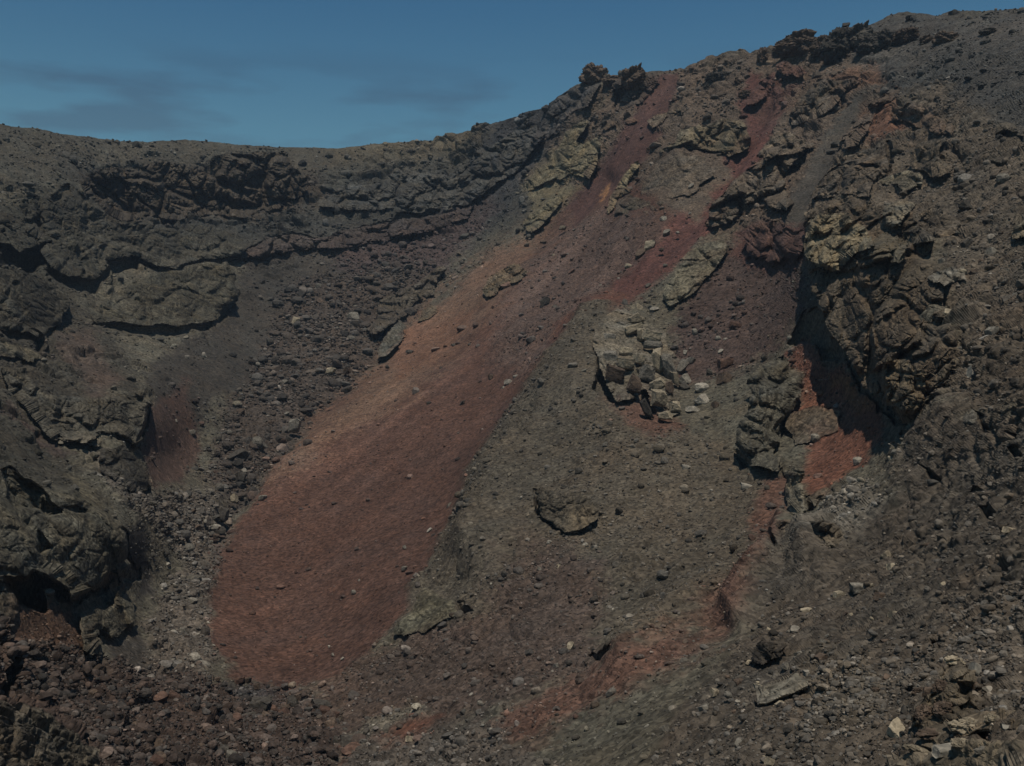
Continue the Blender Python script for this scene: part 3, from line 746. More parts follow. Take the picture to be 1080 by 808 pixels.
# --- far end of the valley and the spine left of the red chutes
outcrop('lava_ledge', 'dark broken rock rib along the upper left edge of the orange scree', 'ledge', at(380,220,W2,[(120,520),(300,420),(480,330),(500,350),(440,400),(425,490),(330,530),(250,620),(190,640),(60,730),(20,690),(90,600)]), 1.5, (.098,.088,.072), .3, (.5,1), 1.5, 1.1, 4, led, cavew=1)
outcrop('boulder', 'large smooth grey boulder at the tip of the dark rib on the orange scree edge', 'boulder', at(380,220,W2,[(110,740),(200,630),(260,680),(215,780),(150,830),(100,850),(85,800)]), 1.6, (.118,.118,.102), .35, (1,1), .5, .2, 6)
outcrop('boulder', 'low olive rock poking out beside the large smooth grey boulder', 'boulder', at(380,220,W2,[(330,600),(400,550),(445,580),(400,620),(350,640),(325,640)]), 1.2, (.13,.118,.082), .3, (.3,1), .7, .5, 4)
outcrop('rock_outcrop', 'mossy tan outcrop poking through the orange scree', 'outcrop', at(380,220,W2,[(690,460),(720,390),(790,350),(870,310),(940,340),(965,370),(900,420),(800,440),(765,500),(710,505)]), 1.3, (.155,.132,.09), .3, (-.2,1), 1.2, .9, 4, oc)
outcrop('rock_outcrop', 'tan hummock with a shaded foot above the orange scree', 'outcrop', at(560,60,W2,[(60,640),(150,560),(190,440),(300,330),(330,350),(250,480),(280,490),(370,470),(410,520),(395,590),(330,700),(220,680),(100,720),(0,780),(0,700)]), 1.8, (.195,.175,.12), .2, (.5,1), 1.2, .7, 5, oc)
outcrop('rock_outcrop', 'dark foot of the tan hummock over the orange scree', 'outcrop', at(560,180,W2,[(0,240),(80,200),(190,130),(180,180),(60,310),(0,345),(-40,340),(-50,290)]), 1.6, (.16,.145,.10), .4, (.3,1), 1.3, .9, 4, oc)
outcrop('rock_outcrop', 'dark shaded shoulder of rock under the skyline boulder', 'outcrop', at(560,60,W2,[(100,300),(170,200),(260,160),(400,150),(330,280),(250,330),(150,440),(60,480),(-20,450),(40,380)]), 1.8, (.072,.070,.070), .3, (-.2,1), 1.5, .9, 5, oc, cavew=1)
outcrop('rock_outcrop', 'dark brown crag face left of the narrow maroon chute top', 'outcrop', at(560,60,W2,[(440,120),(540,110),(640,90),(730,100),(700,180),(620,250),(530,300),(480,280),(540,190),(450,180)]), 2.0, (.085,.072,.062), .4, (-.3,1), 1.6, 1.0, 5, oc, cavew=1)
outcrop('rock_outcrop', 'small brown ledge with a dark tip left of the maroon chute', 'outcrop', at(560,60,W2,[(395,410),(440,375),(475,365),(490,410),(430,430)]), 1.2, (.145,.105,.07), .4, (1,.6), 1, .6, 3, oc)
outcrop('rock_outcrop', 'reddish knob at the left edge of the maroon chute', 'outcrop', at(560,60,W2,[(520,380),(570,340),(620,370),(600,385),(540,395)]), 1.2, (.15,.10,.075), .4, None, 0, .6, 3, oc)
outcrop('rock_outcrop', 'crumbling tan rib with a black cleft right of the maroon chute', 'outcrop', at(560,180,W2,[(420,200),(470,110),(560,0),(610,-60),(640,-40),(600,30),(560,110),(490,150),(480,210),(440,250)]), 1.5, (.20,.175,.115), .4, (1,.6), 1.2, .9, 4, oc)
outcrop('rock_outcrop', 'grey brown ledge of thin slabs below the skyline dip', 'outcrop', at(560,60,W2,[(660,380),(720,330),(820,310),(900,290),(800,340),(760,390),(700,420)]), 1.2, (.15,.125,.092), .3, None, 1.2, .8, 3, oc)
outcrop('rock_outcrop', 'tan rock bank with a long black undercut between the two chutes', 'outcrop', at(680,0,W4,[(40,430),(80,398),(100,370),(170,345),(230,330),(275,350),(298,385),(298,412),(250,442),(200,432),(140,418),(80,418)]), 2.8, (.165,.145,.102), .25, (.35,1), 1.4, .9, 5, oc, cavew=1)
outcrop('rock_outcrop', 'smooth pale mound of packed tuff between the two chutes', 'outcrop', at(680,0,W4,[(-20,530),(40,455),(110,432),(170,450),(200,480),(150,540),(60,575),(0,570)]), 1.0, (.135,.115,.092), .3, (.6,1), .7, .3, 9, oc)
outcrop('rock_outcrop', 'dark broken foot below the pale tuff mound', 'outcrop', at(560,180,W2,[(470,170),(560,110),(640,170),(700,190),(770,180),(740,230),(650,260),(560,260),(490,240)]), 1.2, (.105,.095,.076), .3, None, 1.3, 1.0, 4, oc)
outcrop('rock_outcrop', 'pale grooved slab leaning on the lower edge of the red chute', 'outcrop', at(560,180,W2,[(750,720),(810,570),(850,490),(940,430),(1080,400),(1130,420),(1075,550),(960,690),(870,750),(800,780)]), 1.8, (.185,.17,.125), .2, (.8,1), .9, .5, 5, oc, 0, .6, .35)
outcrop('rock_outcrop', 'grey rubbly ledge right of the red chute with a black left end', 'outcrop', at(680,0,W4,[(178,632),(190,570),(260,505),(330,450),(420,400),(460,420),(400,500),(420,590),(385,595),(330,572),(270,580),(245,620),(200,640)]), 2.2, (.145,.125,.10), .3, (-.2,1), 1.3, 1.1, 5, oc)
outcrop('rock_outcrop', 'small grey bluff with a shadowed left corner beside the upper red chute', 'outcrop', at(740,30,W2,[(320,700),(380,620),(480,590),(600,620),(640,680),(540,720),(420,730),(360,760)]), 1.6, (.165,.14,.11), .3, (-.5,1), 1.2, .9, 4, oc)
outcrop('rock_outcrop', 'dark red outcrop of clinker at the foot of the grey rubbly ledge', 'outcrop', at(680,0,W4,[(265,680),(300,640),(350,620),(440,640),(455,690),(430,730),(350,742),(280,720)]), 1.8, (.09,.058,.05), .3, None, 1.4, .9, 5, oc)
outcrop('rock_outcrop', 'maroon crag at the head of the red chute', 'outcrop', at(740,30,W2,[(420,220),(480,180),(540,190),(600,260),(560,300),(500,270),(430,250)]), 1.6, (.12,.068,.056), .4, None, 1.4, .9, 4, oc)
outcrop('rock_outcrop', 'brown spur dropping left into the head of the red chute', 'outcrop', at(740,30,W2,[(230,420),(330,320),(420,250),(430,300),(380,370),(300,440),(250,450)]), 1.2, (.105,.062,.054), .4, (.2,1), 1.4, .9, 4, oc)
outcrop('rock_outcrop', 'grey spur of broken rock between the red chute and the grey chute', 'outcrop', at(740,30,W2,[(515,490),(540,410),(600,350),(650,280),(760,300),(900,290),(840,350),(780,400),(700,500),(560,560),(510,560)]), 1.7, (.115,.10,.082), .3, (-.3,1), 1.5, 1.1, 5, oc, cavew=1)
outcrop('rock_outcrop', 'knobbly crest of rock along the right edge of the grey chute', 'outcrop', at(740,30,W2,[(770,640),(830,570),(940,430),(1077,350),(1140,340),(1100,400),(1000,480),(960,560),(880,660),(800,690)]), 1.4, (.12,.098,.08), .3, (-.5,1), 1.4, 1.1, 4, oc)
outcrop('rock_outcrop', 'rusty brown ribbed outcrop above the big pale slab', 'outcrop', at(900,60,W18,[(230,370),(250,330),(360,280),(520,330),(640,450),(620,500),(480,450),(300,400)]), 1.4, (.135,.10,.075), .3, None, 1.4, .9, 4, oc, 0, 1, .4)
outcrop('rock_outcrop', 'upright dark faced block above the big pale slab', 'outcrop', at(900,60,W18,[(330,590),(400,520),(500,490),(550,530),(560,600),(620,690),(540,750),(460,720),(380,700)]), 2.0, (.125,.108,.084), .5, None, 1.2, .7, 5, oc, cavew=1)
outcrop('rock_outcrop', 'big pale slab lying across the rubble right of the grey chute', 'outcrop', at(900,180,W18,[(200,50),(340,-20),(440,20),(430,80),(340,100),(200,110),(140,80)]), 1.4, (.185,.17,.128), .3, None, .8, .6, 4, oc)
outcrop('rock_outcrop', 'blocky brown crest left of the big pale slab', 'outcrop', at(680,0,W4,[(500,500),(540,440),(600,430),(680,440),(700,480),(660,520),(640,560),(560,560),(500,570),(470,560)]), 2.0, (.128,.108,.086), .3, (-.4,1), 1.3, 1.0, 5, oc)
outcrop('rock_outcrop', 'lone hooded outcrop at the upper right edge with a black hollow', 'outcrop', at(900,60,W18,[(880,470),(910,430),(990,430),(1090,480),(1090,520),(1040,490),(960,450),(900,490)]), 1.4, (.14,.125,.10), .4, None, 1.2, .8, 4, oc, cavew=1)
outcrop('rock_outcrop', 'squat grey rock at the right edge over the dark gap', 'outcrop', at(900,180,W18,[(950,430),(1000,370),(1077,310),(1150,330),(1150,440),(1080,430),(1020,450)]), 1.6, (.145,.13,.10), .3, None, 1.0, .6, 4, oc)
# --- the great overhang
outcrop('overhanging_crag', 'great brown crag overhanging the red soil hollow', 'crag', [(846,236),(852,222),(872,212),(900,208),(930,214),(962,222),(985,250),(992,300),(1002,350),(1012,395),(990,428),(962,442),(938,436),(922,420),(908,400),(893,382),(880,362),(868,338),(858,318),(850,285),(846,255)], 2.2, (.115,.093,.068), .3, (-.55,1), 1.5, 1.3, 10, None, 0, .7, anchors=[(850,260,101),(950,230,94),(1000,300,75),(1000,400,62),(930,430,73),(880,360,86)])
outcrop('rock_outcrop', 'pale tan cap block on the upper left corner of the great crag', 'outcrop', at(680,250,W4,[(445,15),(455,-40),(500,-70),(580,-60),(640,-20),(660,30),(600,60),(560,100),(500,90),(455,60)]), 2.2, (.225,.195,.132), .7, (-.3,1), 1.3, .9, 8, oc, 0, .6, anchors=[(850,260,101),(950,230,94),(1000,300,75),(1000,400,62),(930,430,73),(880,360,86)])
outcrop('rock_outcrop', 'grey block embedded on the crest right of the tan cap block', 'outcrop', at(900,180,W18,[(180,270),(200,180),(320,170),(420,210),(410,250),(350,280),(330,340),(280,360),(220,340)]), 1.8, (.16,.148,.118), .4, None, .9, .6, 5, oc)
outcrop('rock_outcrop', 'rounded brown bulge on the crest above the great crag face', 'outcrop', at(900,180,W18,[(100,460),(160,400),(250,370),(350,440),(380,560),(330,600),(200,610),(120,570)]), 3.2, (.125,.11,.08), .6, None, 1.1, .7, 8, oc, anchors=[(850,260,101),(950,230,94),(1000,300,75),(1000,400,62),(930,430,73),(880,360,86)])
outcrop('rock_outcrop', 'dark slab split from its neighbour right of the rounded brown bulge', 'outcrop', at(900,180,W18,[(350,380),(400,320),(450,340),(520,410),(550,460),(420,475),(370,440)]), 1.3, (.115,.105,.088), .4, None, .8, .6, 4, oc)
outcrop('rock_outcrop', 'brown slab with a black split under its right end in the rubble', 'outcrop', at(900,180,W18,[(430,270),(520,240),(620,260),(680,310),(640,400),(570,440),(520,390),(480,320)]), 1.3, (.13,.11,.085), .4, None, 1.1, .8, 4, oc)
outcrop('rock_outcrop', 'white speckled grey rock in the rubble right of the great crag', 'outcrop', at(900,180,W18,[(460,650),(500,600),(600,580),(640,640),(690,690),(620,700),(550,740),(490,700)]), 1.3, (.19,.178,.15), .4, None, .9, .7, 4, oc)
outcrop('rock_outcrop', 'drooping brown bulge at the foot of the great crag beside the shadow', 'outcrop', at(680,250,W4,[(650,380),(680,340),(740,330),(800,380),(815,440),(800,490),(740,490),(690,480),(660,440)]), 2.4, (.145,.118,.08), .8, None, 1.4, .8, 7, None, 0, .7, anchors=[(850,260,101),(950,230,94),(1000,300,75),(1000,400,62),(930,430,73),(880,360,86)])
# --- below the overhang
outcrop('rock_outcrop', 'tall grey green rock buttress left of the red soil hollow', 'outcrop', at(680,250,W4,[(290,395),(330,345),(400,330),(435,400),(440,450),(430,495),(400,560),(375,600),(372,655),(300,645),(270,610),(258,600),(260,540),(285,480)]), 2.8, (.098,.096,.080), .45, (-.4,1), 1.4, .8, 7, oc)
outcrop('rock_outcrop', 'smooth grey slab set in the red soil right of the tall buttress', 'outcrop', at(680,250,W4,[(430,500),(500,490),(545,520),(540,560),(480,595),(430,590),(415,550)]), .5, (.135,.112,.086), .2, None, .6, .3, 6, oc)
outcrop('rock_outcrop', 'tan rock column below the tall grey green buttress', 'outcrop', at(680,250,W4,[(378,660),(420,640),(450,655),(440,700),(465,770),(440,790),(400,760),(380,710)]), 2.4, (.185,.168,.128), .6, None, 1.1, .7, 5, oc)
outcrop('rock_outcrop', 'low ledge with a black hollow at the bottom of the red soil', 'outcrop', at(680,250,W4,[(452,735),(480,715),(540,720),(590,705),(600,720),(550,745),(500,745),(480,765)]), 1.5, (.13,.115,.09), .5, None, 0, .7, 4, oc)
outcrop('rock_outcrop', 'crumbling brown cliff with a shaded left edge above the red streak', 'outcrop', at(680,520,W4,[(338,92),(380,75),(470,85),(560,110),(590,140),(560,175),(500,205),(430,222),(405,247),(380,190),(360,130)]), 3.0, (.122,.105,.08), .6, (-.4,1), 1.4, 1.1, 5, oc)
outcrop('rock_outcrop', 'black clinker lump on the near slope', 'outcrop', at(680,520,W4,[(305,435),(330,405),(400,398),(422,418),(400,450),(350,475),(320,460)]), .9, (.062,.056,.048), .6, None, 1.6, 1.2, 4, oc)
outcrop('rock_outcrop', 'flat grey slab with a straight shaded lower edge on the near slope', 'outcrop', at(680,520,W4,[(310,632),(312,590),(325,540),(380,535),(430,520),(465,560),(462,582),(395,608),(345,632)]), 1.3, (.165,.155,.128), .35, (0,1), .8, .5, 4, oc)
outcrop('rock_outcrop', 'olive outcrop with a black left face on the brown mound', 'outcrop', at(400,300,W4,[(440,592),(460,572),(490,568),(520,602),(600,600),(635,620),(618,665),(555,690),(525,695),(480,650)]), 1.1, (.112,.098,.074), .3, (-.8,.7), 1.1, .7, 5, oc)
outcrop('rock_outcrop', 'cracked mossy hump where the mound meets the red scree', 'outcrop', at(400,560,W2,[(95,560),(110,500),(200,400),(290,330),(380,380),(400,470),(300,500),(200,590),(120,600)]), .8, (.122,.118,.088), .3, (-.2,1), .9, .5, 6, oc)
outcrop('rock_outcrop', 'small ribbed rock on the mound above the red streak', 'outcrop', at(560,600,W2,[(935,90),(970,50),(1040,100),(1040,150),(980,160)]), .8, (.12,.115,.10), .5, None, 1.3, .9, 3, oc)
outcrop('rock_outcrop', 'craggy grey outcrop below the great crag shadow', 'outcrop', at(900,420,W18,[(430,110),(520,60),(640,60),(640,160),(690,180),(620,330),(560,430),(510,350),(470,250),(440,180)]), 1.8, (.112,.10,.08), .4, (-.6,1), 1.4, .9, 6, oc, cavew=1)
outcrop('rock_outcrop', 'tilted grey block wedged beside a narrow black crack', 'outcrop', at(900,420,W18,[(690,60),(760,40),(800,90),(790,150),(740,165),(690,140)]), 1.2, (.15,.14,.115), .5, None, .7, .5, 4, oc)
# --- near rocks bottom right
outcrop('rock_outcrop', 'cluster of holed brown rocks near the bottom right corner', 'outcrop', at(900,660,W18,[(350,480),(420,380),(520,280),(600,230),(660,200),(740,240),(720,340),(790,450),(740,540),(640,570),(580,600),(480,640),(380,620),(340,560)]), .8, (.14,.122,.092), .35, (-.3,1), 1.5, 1.3, 5, oc, cavew=1)
outcrop('rock_outcrop', 'layered pale tan ledge crossing the bottom right corner', 'outcrop', at(900,660,W18,[(600,610),(720,560),(840,590),(930,600),(960,650),(1100,640),(1200,660),(1200,760),(960,740),(850,740),(720,780),(640,740),(580,760),(420,720),(500,650)]), .6, (.185,.162,.125), .3, None, 1.3, 1.1, 4, oc, 1, 1, .12)
outcrop('rock_outcrop', 'lowest pale rock shelf at the bottom right picture edge', 'outcrop', at(900,660,W18,[(250,830),(420,760),(560,770),(700,800),(820,780),(1000,800),(1200,790),(1200,1000),(200,1000)]), .45, (.175,.158,.125), .3, None, 1.3, 1.1, 4, oc, 0, 1, .1)

# ------------------------------------------------------------------ loose stones
def icosphere(sub):
    t = (1 + 5 ** .5) / 2
    v = [(-1,t,0),(1,t,0),(-1,-t,0),(1,-t,0),(0,-1,t),(0,1,t),(0,-1,-t),(0,1,-t),(t,0,-1),(t,0,1),(-t,0,-1),(-t,0,1)]
    f = [(0,11,5),(0,5,1),(0,1,7),(0,7,10),(0,10,11),(1,5,9),(5,11,4),(11,10,2),(10,7,6),(7,1,8),(3,9,4),(3,4,2),(3,2,6),(3,6,8),(3,8,9),(4,9,5),(2,4,11),(6,2,10),(8,6,7),(9,8,1)]
    v = [np.array(x) / np.linalg.norm(x) for x in v]
    for _ in range(sub):
        mid, nf = {}, []
        def m(a, b):
            k = (min(a, b), max(a, b))
            if k not in mid:
                x = v[a] + v[b]; v.append(x / np.linalg.norm(x)); mid[k] = len(v) - 1
            return mid[k]
        for a, b, c in f:
            ab, bc, ca = m(a, b), m(b, c), m(c, a)
            nf += [(a, ab, ca), (b, bc, ab), (c, ca, bc), (ab, bc, ca)]
        f = nf
    return np.array(v), np.array(f)
ICO = {k: icosphere(k) for k in (1, 2, 3, 4)}
def stone(sub, seed, cuts=9, rough_=.05, lo=.55):
    r_ = np.random.default_rng(seed)
    v, f = ICO[sub]
    v = v.copy()
    for _ in range(cuts):
        d = r_.normal(size=3); d /= np.linalg.norm(d)
        k = r_.uniform(lo, .9)
        e = v @ d - k
        v -= np.where(e > 0, e, 0)[:, None] * d
    nn = np.zeros(len(v))
    off = r_.uniform(0, 50, 3)
    for l, a in ((.9, 1.), (.45, .6), (.22, .4), (.11, .25)):
        nn += noise(v + off, l, seed) * a
    v *= (1 + nn * rough_)[:, None]
    v /= np.abs(v).max(0)
    return v, f

def block_mesh(sub, seed, rough_, extra=3, size=.62):
    r_ = np.random.default_rng(seed)
    v, f = ICO[sub]
    v = v * 1.5
    for ax in range(3):
        for sg in (-1, 1):
            d = r_.normal(size=3) * .2; d[ax] += sg; d /= np.linalg.norm(d)
            e = v @ d - size * r_.uniform(.85, 1.15)
            v = v - np.where(e > 0, e, 0)[:, None] * d
    for _ in range(extra):
        d = r_.normal(size=3); d /= np.linalg.norm(d)
        e = v @ d - r_.uniform(.62, .85)
        v = v - np.where(e > 0, e, 0)[:, None] * d
    nn = np.zeros(len(v)); off = r_.uniform(0, 50, 3)
    for l, a in ((.9, 1.), (.45, .6), (.22, .45), (.11, .3)):
        nn += noise(v + off, l, seed) * a
    v = v * (1 + nn * rough_)[:, None]
    return v / np.abs(v).max(0), f
def crag_mesh(seed):
    # a mass of joined angular blocks: a ball pushed out cell by cell
    v, f = ICO[4]
    r_ = np.random.default_rng(seed); off = r_.uniform(0, 50, 3)
    q_ = v * np.array([1, 1, 1.2]) + off
    w_ = np.stack([noise(q_, .7, 5), noise(q_, .7, 6), noise(q_, .7, 7)], -1) * .15
    h = np.zeros(len(v))
    for l, a in ((.8, .34), (.4, .18), (.2, .1)):
        f1, f2, rv, tl = worley(q_ + w_, l, seed)
        h += a * ((rv - .5) + tl * .9) * sstep(0, .2, f2 - f1) - a * .3 * (1 - sstep(0, .14, f2 - f1))
    h += noise(q_, .15, seed) * .04
    v = v * (1 + h)[:, None]
    return v / np.abs(v).max(0), f
MATS = {
 'grey': rock_material('grey_stone', (.21, .20, .178), .4, .5, 1.6), 'dark': rock_material('dark_stone', (.082, .076, .068), .4, .5, 1.6),
 'tan': rock_material('tan_stone', (.35, .31, .24), .35, .5, 1.6), 'pale': rock_material('pale_stone', (.34, .325, .29), .3, .4, 1.6),
 'red': rock_material('red_stone', (.125, .080, .064), .4, .5, 1.6), 'brown': rock_material('brown_stone', (.115, .088, .070), .4, .5, 1.6)}
STONES = {}
for mk in MATS:
    for k in range(6):
        v, f = stone(3, 900 + k, 11, .10, .42) if k % 2 else block_mesh(3, 900 + k, .07, 5)
        me = mesh_from('%s_stone' % mk, v, f); me.materials.append(MATS[mk]); STONES[mk, k] = me
BLOCK, CRAG = {}, {}
for mk in MATS:
    for k in range(6):
        v, f = block_mesh(4, 700 + k, .13, 7); me = mesh_from('%s_block' % mk, v, f); me.materials.append(MATS[mk]); BLOCK[mk, k] = me
for mk in ('brown', 'dark', 'tan', 'grey'):
    for k in range(6):
        v, f = crag_mesh(1700 + k); me = mesh_from('%s_crag' % mk, v, f); me.materials.append(MATS[mk]); CRAG[mk, k] = me
BIG = {}
def big_stone(mk, k, sub=4, rough_=.16, cuts=8):
    if (mk, k) not in BIG:
        v, f = stone(sub, 1300 + k, cuts, rough_, .6)
        me = mesh_from('%s_rock' % mk, v, f); me.materials.append(MATS[mk]); BIG[mk, k] = me
    return BIG[mk, k]

def ground_at(u, v):
    c = np.clip((u + 150) / (1380.) * (NC - 1), 0, NC - 1.001)
    vt = np.interp(u, sx, sy)
    r = np.clip((v - vt) / (930 - vt) * (NR - 1), 0, NR - 1)
    i = int(round(float(r))) * NC + int(round(float(c)))
    return i
def boulder(u, v, w, h, mk, label, k=None, tilt=0., group=None, name='boulder', cat='boulder', lift=0., big=False, parent=None, deep=None, front=0., blocky=False):
    i = ground_at(u, min(v + h * .25, 925))
    p = PT[i] * min(1., zfront[i] / PT[i][1]) - RU[i] * front
    px = p[1] / F
    k = int(rng.integers(6)) if k is None else k
    me = CRAG[mk, k % 6] if big else BLOCK[mk, k % 6] if blocky else STONES[mk, k % 6]
    o = bpy.data.objects.new(name, me)
    col.objects.link(o)
    sx_, sz_ = w * px * .5, h * px * .5
    dy = deep if deep else (sx_ + sz_) * .5
    o.scale = (sx_, dy, sz_)
    o.rotation_euler = (0, R(tilt), R(rng.uniform(-25, 25)))
    c = np.array([(u - CU) / F, 1, -(v - CV) / F]) * p[1]
    c = c + np.array([0, .1 * dy, 0])
    if parent is None:
        o.location = c
        if label: o['label'] = label
        o['category'] = cat
        if group: o['group'] = group
    else:
        o.parent = parent
        o.location = c - np.array(parent.location)
    return o

SKYG = 'rock knobs along the crater skyline'
boulder(627,79,35,30,'brown','rounded dark boulder crowning the skyline above the tan hummock',1,0,SKYG,big=True)
boulder(669,82,34,30,'brown','lumpy brown crag on the skyline right of the rounded boulder',2,0,SKYG,name='crag',cat='crag',big=True)
boulder(645,86,24,14,'brown','low rock saddle on the skyline between two higher knobs',3,0,SKYG,name='crag',cat='crag',big=True)
boulder(805,60,14,24,'brown','thin upright rock pinnacle on the skyline',4,0,SKYG,name='rock_pinnacle',cat='pinnacle',big=True)
boulder(843,48,54,30,'brown','broad humped crag on the skyline right of the pinnacle',5,0,SKYG,name='crag',cat='crag',big=True)
boulder(823,50,18,16,'brown','small block at the left foot of the broad humped crag',1,0,SKYG,name='crag',cat='crag',big=True)
boulder(884,50,36,46,'dark','steep black faced crag on the skyline with deep shadow at its left',3,6,SKYG,name='crag',cat='crag',big=True)
boulder(906,38,42,30,'dark','dark block leaning on the steep black faced crag',2,0,SKYG,name='crag',cat='crag',big=True)
boulder(918,48,36,28,'dark','dark low rock wall in front of the skyline just right of the black faced crag',0,0,SKYG,name='crag',cat='crag',big=True)
boulder(937,42,34,28,'dark','dark rock wall further right of the steep black faced crag',1,0,SKYG,name='crag',cat='crag',big=True)
boulder(957,38,30,20,'brown','brown knob at the right end of the dark skyline rock wall',4,0,SKYG,name='crag',cat='crag',big=True)
boulder(866,50,26,24,'brown','brown lump in the notch between the broad humped crag and the black faced crag',5,0,SKYG,name='crag',cat='crag',big=True)
boulder(998,40,30,18,'brown','flat topped brown outcrop under the highest skyline',1,0,None,name='crag',cat='crag',big=True)
boulder(978,42,18,11,'brown','small brown rock left of the flat topped outcrop',2,0,None,name='crag',cat='crag',big=True)
boulder(1042,34,22,10,'dark','lone dark rock high on the slope at upper right',3,0,None,name='crag',cat='crag',big=True)
boulder(1007,14,12,8,'dark','tiny rock tooth on the highest skyline',4,0,SKYG,name='crag',cat='crag')
boulder(892,27,10,8,'dark','tiny rock tooth above the dark skyline rock wall',5,0,SKYG,name='crag',cat='crag')
for u, v, w, h, l in ((752,82,18,13,'dark knob on the brown slope left of the pinnacle'),(764,80,14,11,'dark knob touching its neighbour below the pinnacle ridge'),
        (744,92,10,12,'dark small knob left of the pair under the skyline'),(779,87,14,9,'brown lump above the maroon spur'),(786,100,16,12,'reddish lump beside the top of the maroon spur')):
    boulder(u, v, w, h, 'dark' if 'dark' in l else 'brown', l, None, 0, 'knobs on the upper brown slope', 'crag', 'crag', big=True)

# the cracked tan outcrop: one thing, its blocks are parts
ci = ground_at(690, 420)
crk = bpy.data.objects.new('cracked_outcrop', None); crk.location = PT[ci]; col.objects.link(crk)
crk['label'] = 'cracked outcrop of pale tan and grey blocks on the olive mound'; crk['category'] = 'outcrop'
body = outcrop('body', '', '', at(600,320,W2,[(150,290),(210,160),(330,60),(440,110),(560,170),(560,260),(620,320),(630,470),(610,560),(640,610),(590,660),(500,640),(470,560),(420,510),(340,520),(290,540),(220,470),(160,420)]), .7, (.165,.152,.124), .6, (-.3,1), 1.0, 1.2, 6, upright=False)
del body['label'], body['category']
body.parent = crk
body.matrix_parent_inverse = crk.matrix_world.inverted()
body.data.transform(__import__('mathutils').Matrix.Translation(-crk.location)) if False else None
body.location = -crk.location
body.matrix_parent_inverse.identity()
for x, y, w, h, mk, tl in ((318,275,78,70,'tan',5),(328,345,86,76,'tan',-4),(235,205,90,70,'grey',10),(250,170,80,40,'grey',-12),(235,310,84,80,'grey',0),(260,410,130,110,'brown',12),
        (360,150,110,70,'tan',-18),(470,190,130,80,'tan',8),(480,240,120,60,'grey',0),(505,330,60,150,'tan',-6),(570,360,80,140,'grey',-16),(605,430,40,90,'tan',-12),(400,320,60,70,'tan',0),
        (450,400,90,90,'grey',20),(500,465,90,70,'tan',-25),(375,470,80,130,'brown',15),(515,540,80,100,'tan',5),(605,585,66,60,'tan',0),(545,640,90,50,'tan',-10),(410,180,50,80,'tan',0),
        (570,480,50,80,'brown',0),(440,600,50,120,'dark',-20),(300,130,60,50,'grey',0),(380,90,90,60,'tan',-25)):
    u, v = 600 + x / W2, 320 + y / W2
    boulder(u, v, w / W2 * 1.08, h / W2 * 1.08, mk, None, None, tl, None, 'block', parent=crk, front=1.5, blocky=True)
B = 'loose boulders by the cracked outcrop'
for x, y, w, h, mk, l in ((665,430,90,80,'grey','grey square block touching the right side of the cracked outcrop'),(660,470,80,50,'dark','dark flat block under the grey square block'),
    (690,330,60,50,'grey','grey rock above the square block beside the cracked outcrop'),(640,370,60,120,'grey','tall grey slab along the right edge of the cracked outcrop'),
    (755,480,90,60,'pale','pale cracked boulder right of the cracked outcrop'),(765,545,110,80,'pale','pale grey boulder under the other pale cracked boulder'),(715,605,90,40,'pale','flat pale flake at the foot of the pale boulders'),
    (800,395,42,50,'dark','dark little block on purple soil above the pale boulders'),(895,430,90,80,'brown','brown boulder with a black shadow right of the pale boulders'),
    (890,340,100,70,'red','rust red boulder on the purple soil'),(862,275,34,34,'pale','small pale stone above the rust red boulder'),(850,200,40,34,'grey','grey stone high on the purple soil'),
    (945,130,80,60,'red','maroon hump of rock at the top of the purple soil'),(890,205,24,20,'pale','tiny pale stone beside the grey stone on the purple soil'),(718,165,36,50,'grey','grey stone at the upper left of the purple soil'),
    (660,280,30,30,'pale','pale pebble touching the top of the tall grey slab'),(835,580,50,50,'brown','brown stone at the lower right of the pale boulders')):
    boulder(600 + x / W2, 320 + y / W2, w / W2, h / W2, mk, l, None, rng.uniform(-15, 15), B)
B = 'boulders on the red chutes and upper scree'
for x, y, w, h, mk, l in ((675,425,75,60,'tan','pale tan boulder with a black shadow in the middle of the red chute'),(620,475,60,70,'brown','brown boulder at the lower left of the pale tan boulder'),
    (770,350,50,36,'grey','grey boulder at the left edge of the red chute'),(760,275,60,44,'grey','dark grey boulder under the broken foot of the tuff mound'),(555,545,50,34,'tan','tan stone below the brown boulder on the red chute'),
    (400,665,60,40,'grey','flat grey stone on the lower red chute'),(232,575,40,40,'red','pinkish square stone on the upper scree'),(360,460,34,28,'red','small pink stone on the upper scree'),
    (495,415,40,28,'tan','small tan stone left of the pale tan boulder'),(205,480,40,30,'grey','flat grey stone on the upper orange scree'),(305,450,26,26,'red','little reddish stone left of the small pink stone'),
    (180,325,46,26,'tan','flat tan flake on the orange scree below the hummock foot'),(130,482,34,20,'tan','pale flake on the upper orange scree'),(70,405,40,26,'brown','brown flake on the orange scree near the hummock foot'),
    (665,655,36,34,'dark','dark stone at the foot of the grooved slab'),(910,90,34,40,'pale','pale stone on the right side of the tuff mound'),(903,243,16,16,'pale','tiny white stone in the red chute'),
    (80,750,70,60,'dark','dark rock nest on the scree above the stone row'),(140,775,50,30,'dark','dark shard right of the dark rock nest'),(700,790,60,40,'grey','grey rock at the lower end of the grooved slab'),(610,780,80,50,'tan','tan rock below the grooved slab end'),
    (835,350,30,18,'grey','thin grey stone in the upper red chute'),(540,470,36,24,'brown','brown shard beside the red chute')):
    boulder(560 + x / W2, 180 + y / W2, w / W2, h / W2, mk, l, None, rng.uniform(-20, 20), B)
B = 'stones on the main red scree'
